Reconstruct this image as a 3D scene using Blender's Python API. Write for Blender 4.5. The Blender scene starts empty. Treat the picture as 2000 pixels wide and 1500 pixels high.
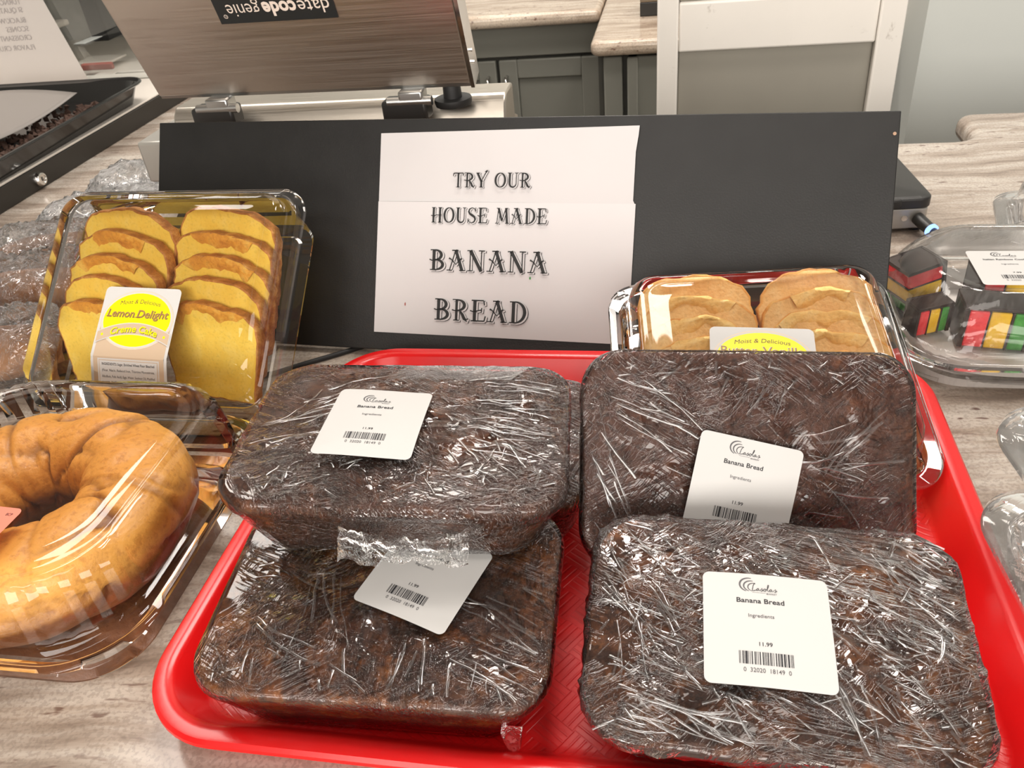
import bpy, bmesh, math, random
from mathutils import Vector, Matrix, Euler, noise
sc = bpy.context.scene
COL = sc.collection
PI = math.pi
R = math.radians
# ------------------------------------------------------------------ camera, sky, lights, exposure
F_PX = 1620.0
CAM_R = Vector((0.98229, 0.16395, -0.09069))
CAM_U = Vector((-0.02007, 0.57332, 0.81909))
CAM_F = Vector((-0.18629, 0.80276, -0.56645))
CAM_P = Vector((0.04393, -0.38279, 0.38866))
cam_d = bpy.data.cameras.new('camera')
cam = bpy.data.objects.new('camera', cam_d)
COL.objects.link(cam)
mw = Matrix.Identity(4)
for i in range(3):
    mw[i][0] = CAM_R[i]; mw[i][1] = CAM_U[i]; mw[i][2] = -CAM_F[i]; mw[i][3] = CAM_P[i]
cam.matrix_world = mw
cam_d.sensor_width = 36.0
cam_d.lens = 36.0 * F_PX / 2000.0
cam_d.clip_start = 0.01
cam_d.dof.use_dof = True
cam_d.dof.focus_distance = 0.50
cam_d.dof.aperture_fstop = 32.0
sc.camera = cam
w = bpy.data.worlds.new('world'); sc.world = w
w.use_nodes = True
bg = w.node_tree.nodes['Background']
bg.inputs[0].default_value = (1.0, 0.93, 0.86, 1)
bg.inputs[1].default_value = 0.30
sc.view_settings.view_transform = 'Standard'
sc.view_settings.look = 'None'
sc.view_settings.gamma = 1.0
sc.view_settings.use_curve_mapping = False
sc.view_settings.exposure = 0.05
sc.cycles.transparent_max_bounces = 40
sc.cycles.max_bounces = 12
CEIL = 1.85
FLOOR = -0.92
LAMPS = [(-0.30, 1.02, 0.70, 0.45, 17), (0.05, 0.50, 0.24, 0.24, 7), (0.83, 0.40, 0.36, 0.40, 11), (-0.3, 2.25, 0.9, 0.3, 14),
         (0.0, -0.90, 1.2, 0.40, 7), (-1.25, 0.95, 0.40, 0.9, 12), (1.35, 1.55, 0.5, 0.9, 18), (-0.9, -1.9, 0.9, 0.4, 8), (-1.78, 1.50, 0.45, 0.55, 9), (0.62, 2.3, 0.5, 0.4, 8)]
for k, (lx, ly, sx, sy, en) in enumerate(LAMPS):
    ld = bpy.data.lights.new('ceiling_panel_light', 'AREA')
    ld.shape = 'RECTANGLE'; ld.size = sx; ld.size_y = sy
    ld.energy = en; ld.color = (1.0, 0.925, 0.85)
    lo = bpy.data.objects.new('ceiling_panel_light', ld)
    lo.location = (lx, ly, CEIL - 0.03)
    COL.objects.link(lo)
# added broad fill light behind the camera, its source unseen
wd_ = bpy.data.lights.new('added_front_fill', 'AREA'); wd_.shape = 'RECTANGLE'; wd_.size = 3.2; wd_.size_y = 1.25
wd_.energy = 92; wd_.color = (1.0, 0.95, 0.89)
wo_ = bpy.data.objects.new('added_front_fill', wd_); COL.objects.link(wo_)
wo_.location = (0.45, -2.44, 0.80); wo_.rotation_euler = (R(90), 0, 0)

# ------------------------------------------------------------------ helpers
def tag(o, label=None, cat=None, group=None, kind=None):
    if label: o['label'] = label
    if cat: o['category'] = cat
    if group: o['group'] = group
    if kind: o['kind'] = kind
    return o

def thing(name, loc, rot, label, cat, group=None):
    o = bpy.data.objects.new(name, None)
    COL.objects.link(o)
    o.location = loc; o.rotation_euler = rot
    o.empty_display_size = 0.02
    return tag(o, label, cat, group)

def copy_tree(o, parent=None):
    c = o.copy(); COL.objects.link(c)
    if parent is not None:
        c.parent = parent
    for ch in list(o.children):
        copy_tree(ch, c)
    return c

def view_ray(u, v):
    return (CAM_R * ((u - 1000) / F_PX) - CAM_U * ((v - 750) / F_PX) + CAM_F)

def at(u, v, axis, val):
    """world point on the plane  axis = val  seen at pixel (u, v) of the photograph"""
    d = view_ray(u, v)
    return CAM_P + d * ((val - CAM_P[axis]) / d[axis])

class MB:
    def __init__(s):
        s.v = []; s.f = []; s.m = []
    def add(s, V, Fs, mi=0):
        o = len(s.v)
        s.v += [tuple(p) for p in V]
        s.f += [tuple(i + o for i in f) for f in Fs]
        s.m += [mi] * len(Fs)
        return s
    def box(s, c, d, mi=0, rot=None):
        hx, hy, hz = d[0] / 2, d[1] / 2, d[2] / 2
        V = [Vector((x, y, z)) for x in (-hx, hx) for y in (-hy, hy) for z in (-hz, hz)]
        if rot is not None:
            m = Euler(rot).to_matrix(); V = [m @ p for p in V]
        V = [p + Vector(c) for p in V]
        return s.add(V, [(0, 1, 3, 2), (4, 6, 7, 5), (0, 4, 5, 1), (2, 3, 7, 6), (0, 2, 6, 4), (1, 5, 7, 3)], mi)
    def span(s, a, b, mi=0):
        return s.box([(a[i] + b[i]) / 2 for i in range(3)], [abs(b[i] - a[i]) for i in range(3)], mi)
    def loft(s, rings, cap0=True, cap1=True, mi=0, closed=True):
        n = len(rings[0]); V = []; Fs = []
        for r in rings: V += r
        for k in range(len(rings) - 1):
            for i in range(n if closed else n - 1):
                j = (i + 1) % n
                Fs.append((k * n + i, k * n + j, (k + 1) * n + j, (k + 1) * n + i))
        if cap0: Fs.append(tuple(range(n - 1, -1, -1)))
        if cap1: Fs.append(tuple((len(rings) - 1) * n + i for i in range(n)))
        return s.add(V, Fs, mi)
    def tube(s, path, r, n=10, mi=0):
        P = [Vector(p) for p in path]; rings = []
        up = Vector((0.13, 0.31, 0.94))
        for k, p in enumerate(P):
            t = (P[min(k + 1, len(P) - 1)] - P[max(k - 1, 0)]).normalized()
            a = t.cross(up).normalized(); b = t.cross(a).normalized()
            rr = r[k] if isinstance(r, (list, tuple)) else r
            rings.append([p + a * math.cos(2 * PI * i / n) * rr + b * math.sin(2 * PI * i / n) * rr for i in range(n)])
        return s.loft(rings, True, True, mi)
    def lathe(s, prof, c=(0, 0, 0), axis='Z', n=24, mi=0):
        rings = []
        for rr, h in prof:
            ring = []
            for i in range(n):
                a = 2 * PI * i / n; x, y = rr * math.cos(a), rr * math.sin(a)
                p = {'Z': (x, y, h), 'X': (h, x, y), 'Y': (y, h, x)}[axis]
                ring.append((p[0] + c[0], p[1] + c[1], p[2] + c[2]))
            rings.append(ring)
        return s.loft(rings, True, True, mi)
    def grid(s, fn, nu, nv, mi=0):
        V = [fn(i / nu, j / nv) for j in range(nv + 1) for i in range(nu + 1)]
        Fs = [(j * (nu + 1) + i, j * (nu + 1) + i + 1, (j + 1) * (nu + 1) + i + 1, (j + 1) * (nu + 1) + i) for j in range(nv) for i in range(nu)]
        return s.add(V, Fs, mi)
    def build(s, name, mats, parent=None, smooth=False, bevel=0, seg=2, loc=None, rot=None, fix=True, subsurf=0):
        me = bpy.data.meshes.new(name)
        me.from_pydata([tuple(p) for p in s.v], [], s.f)
        if not isinstance(mats, (list, tuple)): mats = [mats]
        for m in mats: me.materials.append(m)
        for p, mi in zip(me.polygons, s.m):
            p.material_index = mi; p.use_smooth = bool(smooth)
        me.update()
        if fix:
            b = bmesh.new(); b.from_mesh(me)
            bmesh.ops.recalc_face_normals(b, faces=b.faces); b.to_mesh(me); b.free()
        o = bpy.data.objects.new(name, me)
        COL.objects.link(o)
        if parent is not None: o.parent = parent
        if loc is not None: o.location = loc
        if rot is not None: o.rotation_euler = rot
        if bevel:
            bv = o.modifiers.new('bevel', 'BEVEL'); bv.width = bevel; bv.segments = seg
            bv.limit_method = 'ANGLE'; bv.angle_limit = R(40)
            for p in me.polygons: p.use_smooth = True
        if subsurf:
            ss = o.modifiers.new('sub', 'SUBSURF'); ss.levels = subsurf; ss.render_levels = subsurf
        if smooth == 'auto' or bevel:
            try: me.set_sharp_from_angle(angle=R(35))
            except Exception: pass
        return o

def rr(wd, ln, r, z=0.0, nc=6, ne=0, c=(0, 0)):
    """rounded rectangle outline, CCW"""
    r = min(r, wd / 2 - 1e-5, ln / 2 - 1e-5)
    pts = []
    cs = [(wd / 2 - r, ln / 2 - r, 0), (-wd / 2 + r, ln / 2 - r, 90), (-wd / 2 + r, -ln / 2 + r, 180), (wd / 2 - r, -ln / 2 + r, 270)]
    for q, (cx, cy, a0) in enumerate(cs):
        arc = [Vector((cx + r * math.cos(R(a0 + 90 * i / nc)), cy + r * math.sin(R(a0 + 90 * i / nc)), z)) for i in range(nc + 1)]
        pts += arc
        if ne:
            nx = cs[(q + 1) % 4]
            b = Vector((nx[0] + r * math.cos(R(nx[2])), nx[1] + r * math.sin(R(nx[2])), z))
            for k in range(1, ne + 1):
                pts.append(arc[-1].lerp(b, k / (ne + 1)))
    return [Vector((p.x + c[0], p.y + c[1], p.z)) for p in pts]

def fbm(p, sc_=1.0, octv=3):
    return noise.fractal(Vector(p) * sc_, 1.0, 2.0, octv)

def displace(o, fn):
    me = o.data
    nr = [v.normal.copy() for v in me.vertices]
    for v, n in zip(me.vertices, nr):
        v.co = v.co + fn(v.co, n)
    me.update()

# ------------------------------------------------------------------ materials
class NT:
    def __init__(s, name):
        s.m = bpy.data.materials.new(name); s.m.use_nodes = True
        s.t = s.m.node_tree; s.t.nodes.clear()
        s.out = s.t.nodes.new('ShaderNodeOutputMaterial')
    def n(s, typ, ins=None, **props):
        nd = s.t.nodes.new(typ)
        for k, v in props.items(): setattr(nd, k, v)
        for k, v in (ins or {}).items():
            if hasattr(v, 'links') or isinstance(v, bpy.types.NodeSocket): s.t.links.new(v, nd.inputs[k])
            else: nd.inputs[k].default_value = v
        return nd
    def coord(s, kind='Object'):
        return s.n('ShaderNodeTexCoord').outputs[kind]
    def mapping(s, vec, scale=(1, 1, 1), rot=(0, 0, 0), loc=(0, 0, 0)):
        return s.n('ShaderNodeMapping', {'Vector': vec, 'Scale': scale, 'Rotation': rot, 'Location': loc}).outputs[0]
    def noise(s, vec, scale, detail=3, rough=0.5, dist=0.0, color=False):
        nd = s.n('ShaderNodeTexNoise', {'Vector': vec, 'Scale': scale, 'Detail': detail, 'Roughness': rough, 'Distortion': dist})
        return nd.outputs['Color' if color else 'Fac']
    def ramp(s, fac, stops, interp='LINEAR'):
        nd = s.n('ShaderNodeValToRGB', {'Fac': fac}); cr = nd.color_ramp; cr.interpolation = interp
        while len(cr.elements) < len(stops): cr.elements.new(0.5)
        for e, (p, c) in zip(cr.elements, stops):
            e.position = p; e.color = (c, c, c, 1) if isinstance(c, (int, float)) else (*c, 1)
        return nd.outputs[0]
    def math(s, op, a, b=0.0, clamp=False):
        nd = s.n('ShaderNodeMath', operation=op); nd.use_clamp = clamp
        for i, x in enumerate((a, b)):
            if isinstance(x, bpy.types.NodeSocket): s.t.links.new(x, nd.inputs[i])
            else: nd.inputs[i].default_value = x
        return nd.outputs[0]
    def mix(s, fac, a, b, mode='MIX'):
        nd = s.n('ShaderNodeMix', data_type='RGBA', blend_type=mode)
        for k, x in ((0, fac), (6, a), (7, b)):
            if isinstance(x, bpy.types.NodeSocket): s.t.links.new(x, nd.inputs[k])
            else: nd.inputs[k].default_value = x if k == 0 else ((*x, 1) if len(x) == 3 else x)
        return nd.outputs[2]
    def bump(s, h, strength=0.3, dist=0.001, normal=None):
        d = {'Height': h, 'Strength': strength, 'Distance': dist}
        if normal is not None: d['Normal'] = normal
        return s.n('ShaderNodeBump', d).outputs[0]
    def bsdf(s, color, rough=0.5, metal=0.0, normal=None, coat=0.0, spec=0.5, sss=0.0, extra=None):
        d = {'Roughness': rough, 'Metallic': metal, 'Coat Weight': coat, 'Specular IOR Level': spec}
        d['Base Color'] = color if isinstance(color, bpy.types.NodeSocket) else (*color, 1)
        if normal is not None: d['Normal'] = normal
        if sss: d['Subsurface Weight'] = sss; d['Subsurface Radius'] = (0.01, 0.005, 0.002)
        if extra: d.update(extra)
        return s.n('ShaderNodeBsdfPrincipled', d).outputs[0]
    def done(s, sh):
        s.t.links.new(sh, s.out.inputs[0]); return s.m

def plain(name, color, rough=0.5, metal=0.0, coat=0.0, bump=0.0, bscale=300.0, spec=0.5, vary=0.0, vscale=20.0):
    t = NT(name); c = t.coord()
    col = color
    if vary:
        col = t.mix(t.noise(c, vscale, 4), [x * (1 - vary) for x in color], [min(1, x * (1 + vary)) for x in color])
    nrm = t.bump(t.noise(c, bscale, 3), bump, 0.001) if bump else None
    return t.done(t.bsdf(col, rough, metal, nrm, coat, spec))

def emit(name, color, strength):
    t = NT(name)
    return t.done(t.n('ShaderNodeEmission', {'Color': (*color, 1), 'Strength': strength}).outputs[0])

def granite_mat(name, rotz=0.0, tint=(1, 1, 1), streak=1.0):
    t = NT(name); c = t.coord()
    base = t.mapping(c, (1, 1, 1), (0, 0, rotz))
    warp = t.noise(base, 3.2, 3, 0.5, 0.0, True)
    wv = t.n('ShaderNodeVectorMath', {0: warp, 1: (0.5, 0.5, 0.5)}, operation='SUBTRACT').outputs[0]
    wv = t.n('ShaderNodeVectorMath', {0: wv, 'Scale': 0.10}, operation='SCALE').outputs[0]
    p = t.n('ShaderNodeVectorMath', {0: base, 1: wv}, operation='ADD').outputs[0]
    st = t.mapping(p, (4.5, 42.0, 20.0))
    n1 = t.noise(st, 1.0, 5, 0.62)
    n2 = t.noise(t.mapping(p, (13, 120, 60)), 1.0, 4, 0.6)
    n3 = t.noise(t.mapping(p, (2.2, 8.0, 8.0)), 1.0, 3, 0.5)
    n4 = t.noise(t.mapping(p, (55, 170, 120)), 1.0, 2, 0.5)
    v = t.math('ADD', t.math('MULTIPLY', n1, 0.55), t.math('ADD', t.math('MULTIPLY', n2, 0.25), t.math('MULTIPLY', n3, 0.2)))
    col = t.ramp(v, [(0.30, (0.17, 0.125, 0.10)), (0.40, (0.33, 0.26, 0.21)), (0.47, (0.50, 0.42, 0.35)), (0.53, (0.63, 0.56, 0.49)), (0.62, (0.74, 0.68, 0.60))])
    fl = t.ramp(n4, [(0.30, 1.0), (0.36, 0.0)])
    fl = t.math('MULTIPLY', fl, t.ramp(n3, [(0.42, 0.0), (0.55, 0.85)]))
    col = t.mix(fl, col, (0.13, 0.055, 0.045))
    grain = t.noise(p, 420, 2)
    col = t.mix(t.math('MULTIPLY', t.ramp(grain, [(0.42, 1.0), (0.52, 0.0)]), 0.30), col, (0.22, 0.18, 0.15))
    col = t.mix(1.0, col, tint, 'MULTIPLY')
    return t.done(t.bsdf(col, 0.17, 0, t.bump(n2, 0.02, 0.0005), 0.0, 0.5))

def loaf_mat(name, seed=0.0, warm=1.0):
    t = NT(name); c = t.mapping(t.coord(), loc=(seed, seed * 0.7, 0))
    a = t.noise(c, 17, 4, 0.6, 1.2)
    b = t.noise(c, 260, 4, 0.7)
    d = t.noise(c, 75, 5, 0.65)
    base = t.ramp(d, [(0.30, (0.042, 0.0145, 0.0075)), (0.50, (0.088, 0.031, 0.0160)), (0.70, (0.145 * warm, 0.055 * warm, 0.026))])
    patch = t.ramp(d, [(0.30, (0.030, 0.0085, 0.0040)), (0.52, (0.125 * warm, 0.038 * warm, 0.0120)), (0.72, (0.27 * warm, 0.095 * warm, 0.026))])
    col = t.mix(t.ramp(a, [(0.50, 0.0), (0.535, 1.0)]), base, patch)
    col = t.mix(t.ramp(b, [(0.38, 0.6), (0.50, 0.0)]), col, (0.014, 0.006, 0.004))
    col = t.mix(t.ramp(t.noise(c, 520, 2), [(0.60, 0.0), (0.74, 0.45)]), col, (0.21, 0.11, 0.06))
    h = t.math('ADD', t.math('MULTIPLY', b, 0.8), t.math('ADD', d, t.math('MULTIPLY', t.ramp(a, [(0.48, 0.0), (0.54, 1.0)]), 1.2)))
    return t.done(t.bsdf(col, 0.5, 0, t.bump(h, 0.7, 0.0015), 0.0, 0.4))

def clear_mat(name, rough=0.02, refl=1.6, tint=(0.985, 0.985, 0.985), haze=0.0, wrinkle=0.0, wscale=1.0, seed=0.0, dirs=(0.4, 1.9, -0.7), crk=1.3):
    t = NT(name)
    nrm = None
    hz = haze
    if wrinkle:
        c = t.coord()
        hs = None
        for i, a in enumerate(dirs):
            q = t.mapping(c, (1, 1, 1), (0, 0, a), (seed + i, seed * 2 + i, 0))
            wp = t.noise(q, 9, 2, 0.5, 0, True)
            q2 = t.n('ShaderNodeVectorMath', {0: wp, 'Scale': 0.035}, operation='SCALE').outputs[0]
            q = t.n('ShaderNodeVectorMath', {0: q, 1: q2}, operation='ADD').outputs[0]
            s1 = t.noise(t.mapping(q, (14 * wscale, 330 * wscale, 90 * wscale)), 1.0, 3, 0.6)
            rg = t.math('ABSOLUTE', t.math('SUBTRACT', s1, 0.5))
            rg = t.ramp(rg, [(0.0, 1.0), (0.055, 0.0)], 'EASE')
            mk = t.ramp(t.noise(t.mapping(c, loc=(seed * 3 + i * 5, i, seed)), 17, 2), [(0.44, 0.0), (0.58, 1.0)])
            x = t.math('MULTIPLY', rg, mk)
            hs = x if hs is None else t.math('ADD', hs, x)
        cr = t.noise(t.mapping(c, (1, 1, 1), (0, 0, 0), (seed, 0, 0)), 70 * wscale, 3, 0.55, 1.2)
        tot = t.math('ADD', hs, t.math('MULTIPLY', cr, crk))
        nrm = t.bump(tot, wrinkle, 0.0012)
        hz = t.math('ADD', t.math('MULTIPLY', hs, haze * 1.6, True), haze)
    d = {'Fac': 1.0}
    fr = t.n('ShaderNodeFresnel', {'IOR': 1.5, **({'Normal': nrm} if nrm is not None else {})}).outputs[0]
    fr = t.math('MULTIPLY', fr, refl, True)
    tr = t.n('ShaderNodeBsdfTransparent', {'Color': (*tint, 1)}).outputs[0]
    gl = t.n('ShaderNodeBsdfGlossy', {'Color': (1, 1, 1, 1), 'Roughness': rough, **({'Normal': nrm} if nrm is not None else {})}).outputs[0]
    if haze:
        df = t.n('ShaderNodeBsdfDiffuse', {'Color': (0.85, 0.85, 0.85, 1)}).outputs[0]
        tl = t.n('ShaderNodeBsdfTranslucent', {'Color': (0.85, 0.85, 0.85, 1)}).outputs[0]
        dd = t.n('ShaderNodeMixShader', {0: 0.5, 1: df, 2: tl}).outputs[0]
        tr = t.n('ShaderNodeMixShader', {0: hz, 1: tr, 2: dd}).outputs[0]
    return t.done(t.n('ShaderNodeMixShader', {0: fr, 1: tr, 2: gl}).outputs[0])

def cake_mat(name, c0, c1, c2, scale=60, bump=0.5, rough=0.6):
    t = NT(name); c = t.coord()
    a = t.noise(c, scale, 5, 0.65, 0.4); b = t.noise(c, scale * 7, 3)
    col = t.ramp(a, [(0.30, c0), (0.5, c1), (0.68, c2)])
    col = t.mix(t.ramp(b, [(0.34, 0.22), (0.46, 0.0)]), col, [x * 0.6 for x in c0])
    return t.done(t.bsdf(col, rough, 0, t.bump(t.math('ADD', a, t.math('MULTIPLY', b, 0.6)), bump, 0.0012), 0.0, 0.35))

def steel_mat(name, axis=0, base=(0.62, 0.58, 0.54), rough=0.3):
    t = NT(name); c = t.coord()
    s = [900, 900, 900]; s[axis] = 9
    n = t.noise(t.mapping(c, s), 1.0, 3)
    col = t.mix(n, [x * 0.93 for x in base], base)
    return t.done(t.bsdf(col, t.ramp(n, [(0.3, rough - 0.06), (0.7, rough + 0.08)]), 1.0, t.bump(n, 0.012, 0.0004)))

def wood_white(name, base=(0.86, 0.82, 0.76)):
    t = NT(name); c = t.coord()
    n = t.noise(t.mapping(c, (9, 60, 9)), 1.0, 4); k = t.noise(c, 26, 4, 0.6, 0.5)
    col = t.mix(n, [x * 0.9 for x in base], base)
    col = t.mix(t.ramp(k, [(0.66, 0.0), (0.74, 0.6)]), col, (0.33, 0.28, 0.23))
    return t.done(t.bsdf(col, 0.6, 0, t.bump(n, 0.15, 0.001)))

def tray_mat(name):
    t = NT(name); c = t.coord()
    q = t.mapping(c, (1, 1, 1), (0, 0, 0.62))
    # basket-weave relief: blocks of alternate ribs
    sx = t.n('ShaderNodeSeparateXYZ', {0: q})
    cell = 0.0165
    u = t.math('DIVIDE', sx.outputs[0], cell); v = t.math('DIVIDE', sx.outputs[1], cell)
    par = t.math('MODULO', t.math('ADD', t.math('ADD', t.math('FLOOR', u), t.math('FLOOR', v)), 1000.0), 2.0)
    par = t.math('GREATER_THAN', par, 0.5)
    ru = t.math('ABSOLUTE', t.math('SUBTRACT', t.math('FRACT', t.math('MULTIPLY', u, 4.0)), 0.5))
    rv = t.math('ABSOLUTE', t.math('SUBTRACT', t.math('FRACT', t.math('MULTIPLY', v, 4.0)), 0.5))
    rib = t.math('ADD', t.math('MULTIPLY', ru, par), t.math('MULTIPLY', rv, t.math('SUBTRACT', 1.0, par)))
    groove = t.ramp(rib, [(0.30, 1.0), (0.42, 0.0)])
    geo = t.n('ShaderNodeSeparateXYZ', {0: c})
    flat = t.ramp(geo.outputs[2], [(0.0055, 1.0), (0.0068, 0.0)])
    h = t.math('MULTIPLY', groove, flat)
    gr = t.noise(c, 500, 3)
    h2 = t.math('ADD', h, t.math('MULTIPLY', gr, 0.10))
    col = t.mix(t.math('MULTIPLY', t.math('SUBTRACT', 1.0, groove), t.math('MULTIPLY', flat, 0.25)), (0.72, 0.008, 0.009), (0.35, 0.004, 0.005))
    rough = t.ramp(geo.outputs[2], [(0.0055, 0.34), (0.0068, 0.22)])
    return t.done(t.bsdf(col, rough, 0, t.bump(h2, 0.35, 0.0006), 0.0, 0.5))

M = {}
M['granite'] = granite_mat('granite_counter', R(-4), (0.80, 0.79, 0.78))
M['granite_far'] = granite_mat('granite_far', R(2), (1.05, 0.98, 0.9))
M['tray'] = tray_mat('red_tray_plastic')
M['board'] = plain('black_laminate', (0.016, 0.0155, 0.015), 0.36, 0, 0, 0.12, 700, 0.4, 0.25, 40)
M['board_edge'] = plain('black_board_edge', (0.03, 0.025, 0.022), 0.6)
M['hardboard'] = plain('brown_hardboard', (0.36, 0.20, 0.115), 0.7, vary=0.3, vscale=8)
M['chip'] = plain('board_chip_wood', (0.42, 0.27, 0.18), 0.8)
M['paper'] = plain('white_paper', (0.61, 0.588, 0.588), 0.75, 0, 0, 0.03, 60, 0.3, 0.03, 14)
M['ink'] = plain('black_ink', (0.012, 0.012, 0.012), 0.6)
M['paper_fold'] = plain('white_paper_fold', (0.64, 0.617, 0.617), 0.75)
M['mark_green'] = plain('green_speck', (0.05, 0.25, 0.06), 0.7)
M['mark_red'] = plain('reddish_speck', (0.35, 0.06, 0.04), 0.7)
M['smudge'] = plain('paper_smudge', (0.575, 0.552, 0.555), 0.75)
M['label'] = plain('white_label', (0.57, 0.56, 0.545), 0.55)
M['labelink'] = plain('label_ink', (0.015, 0.014, 0.018), 0.6)
M['labelgrey'] = plain('label_grey_ink', (0.10, 0.095, 0.10), 0.6)
M['lab_yellow'] = plain('label_yellow', (0.93, 0.80, 0.0), 0.4)
M['lab_tan'] = plain('label_tan', (0.53, 0.40, 0.28), 0.4)
M['lab_tan2'] = plain('label_tan_light', (0.66, 0.55, 0.44), 0.4)
M['lab_brown'] = plain('label_brown_ink', (0.36, 0.20, 0.06), 0.5)
M['lab_dark'] = plain('label_dark_brown_ink', (0.13, 0.08, 0.03), 0.5)
M['lab_pink'] = plain('label_coral', (0.80, 0.22, 0.14), 0.4)
M['pet'] = clear_mat('clear_plastic', 0.03, 1.0, (0.995, 0.995, 0.995), haze=0.008)
M['pet2'] = clear_mat('clear_plastic_textured', 0.06, 1.9, haze=0.03, wrinkle=0.25, wscale=0.5)
M['pet3'] = clear_mat('clear_plastic_box', 0.05, 0.9, (0.99, 0.99, 0.99), haze=0.035, wrinkle=0.03, wscale=0.3)
M['bag'] = clear_mat('clear_bag_film', 0.08, 1.7, haze=0.06, wrinkle=0.9, wscale=0.6, seed=4.0)
M['bag2'] = clear_mat('clear_bag_film_milky', 0.12, 2.0, haze=0.18, wrinkle=0.9, wscale=0.5, seed=8.0)
M['flap'] = clear_mat('film_gathered_flap', 0.07, 1.4, haze=0.012, wrinkle=0.35, wscale=1.2, seed=2.0)
M['crease'] = clear_mat('film_stretched_crease', 0.11, 2.6, haze=0.075)  # milky haze of bunched film, also standing in for bright highlight lines
M['film_tape'] = clear_mat('film_doubled', 0.22, 2.0, haze=0.10, wrinkle=0.15, wscale=2.0)
M['lemon_crumb'] = cake_mat('lemon_crumb', (0.92, 0.60, 0.075), (0.95, 0.66, 0.10), (0.96, 0.70, 0.15), 70, 0.2)
M['lemon_crust'] = cake_mat('lemon_crust', (0.27, 0.09, 0.02), (0.55, 0.22, 0.05), (0.82, 0.46, 0.14), 75, 0.8, 0.5)
M['lemon_torn'] = cake_mat('lemon_torn_crust', (0.55, 0.20, 0.03), (0.80, 0.38, 0.05), (0.90, 0.58, 0.12), 55, 0.7)
M['van_torn'] = cake_mat('vanilla_torn_crust', (0.82, 0.50, 0.16), (0.92, 0.64, 0.24), (0.96, 0.76, 0.38), 50, 0.7)
M['van_crumb'] = cake_mat('vanilla_crumb', (0.80, 0.50, 0.20), (0.90, 0.62, 0.27), (0.95, 0.72, 0.36), 60, 0.6)
M['van_crust'] = cake_mat('vanilla_crust', (0.66, 0.26, 0.06), (0.82, 0.43, 0.12), (0.94, 0.64, 0.24), 55, 0.6, 0.5)
M['steel'] = steel_mat('brushed_steel', 0, (0.66, 0.60, 0.54), 0.36)
M['steel_dark'] = steel_mat('brushed_steel_body', 0, (0.60, 0.55, 0.48), 0.34)
M['chrome'] = plain('polished_chrome', (0.75, 0.73, 0.70), 0.12, 1.0)
M['zinc'] = plain('zinc_hinge', (0.50, 0.50, 0.49), 0.32, 1.0)
M['black'] = plain('black_plastic', (0.022, 0.021, 0.020), 0.38, 0, 0, 0.1, 600)
M['black_gloss'] = plain('black_gloss_plastic', (0.018, 0.017, 0.016), 0.12)
M['rubber'] = plain('black_rubber', (0.014, 0.014, 0.014), 0.55)
M['grey_metal'] = plain('grey_metal_case', (0.50, 0.48, 0.44), 0.35, 0.6)
M['plate'] = plain('logo_plate', (0.018, 0.020, 0.021), 0.35)
M['plate_text'] = plain('logo_letters', (0.78, 0.68, 0.60), 0.4)
M['blue'] = emit('blue_plug_light', (0.28, 0.45, 1.0), 2.2)
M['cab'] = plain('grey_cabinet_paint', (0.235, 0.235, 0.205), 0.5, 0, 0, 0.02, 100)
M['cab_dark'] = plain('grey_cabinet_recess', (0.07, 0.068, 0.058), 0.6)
M['wall'] = plain('pale_grey_wall', (0.57, 0.59, 0.56), 0.8, 0, 0, 0.03, 250)
M['ceiling'] = plain('grey_ceiling', (0.22, 0.21, 0.20), 0.9)
M['floor'] = plain('tan_floor', (0.38, 0.30, 0.23), 0.5, vary=0.15)
t_ = NT('brown_shelves_pale_wall'); c_ = t_.coord(); z_ = t_.n('ShaderNodeSeparateXYZ', {0: c_}).outputs[2]
k_ = t_.ramp(t_.noise(t_.mapping(c_, (1.2, 1.2, 0.6)), 1.6, 2), [(0.35, (0.36, 0.28, 0.22)), (0.55, (0.5, 0.42, 0.35)), (0.72, (0.5, 0.30, 0.24))])
M['shopwall'] = t_.done(t_.bsdf(t_.mix(t_.ramp(t_.math('ADD', t_.math('MULTIPLY', z_, 0.3), 0.5), [(0.60, 0.0), (0.64, 1.0)]), k_, (0.62, 0.58, 0.52)), 0.8))
M['white_wood'] = wood_white('white_distressed_wood')
M['gate_panel'] = plain('grey_green_panel', (0.31, 0.29, 0.245), 0.55, vary=0.12, vscale=6)
M['deck'] = plain('white_deck', (0.80, 0.74, 0.67), 0.25)
M['glass'] = clear_mat('case_glass', 0.01, 1.0, (0.95, 0.97, 0.97))
M['case_black'] = plain('black_case_trim', (0.018, 0.015, 0.012), 0.4)
M['wax'] = plain('wax_paper', (0.22, 0.20, 0.185), 0.35, 0, 0, 0.05, 40)
M['crumbs'] = plain('chocolate_crumbs', (0.055, 0.026, 0.016), 0.8, vary=0.5, vscale=200)
M['flyer'] = plain('grey_flyer_paper', (0.56, 0.52, 0.49), 0.8)  # even pale grey of the flyer sheet
M['flyer_ink'] = plain('grey_ink', (0.34, 0.31, 0.30), 0.8)
M['choc'] = plain('chocolate_coating', (0.028, 0.014, 0.010), 0.32, 0, 0, 0.15, 90)
M['red_cake'] = cake_mat('red_sponge', (0.75, 0.03, 0.04), (0.86, 0.055, 0.065), (0.9, 0.09, 0.09), 150, 0.3)
M['yel_cake'] = cake_mat('yellow_sponge', (0.80, 0.42, 0.015), (0.88, 0.53, 0.02), (0.92, 0.6, 0.04), 150, 0.3)
M['grn_cake'] = cake_mat('green_sponge', (0.04, 0.24, 0.03), (0.06, 0.33, 0.05), (0.09, 0.42, 0.07), 150, 0.3)
M['liner'] = plain('white_paper_liner', (0.72, 0.68, 0.64), 0.8)
M['post_dark'] = plain('dark_post', (0.014, 0.013, 0.012), 0.6)
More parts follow.
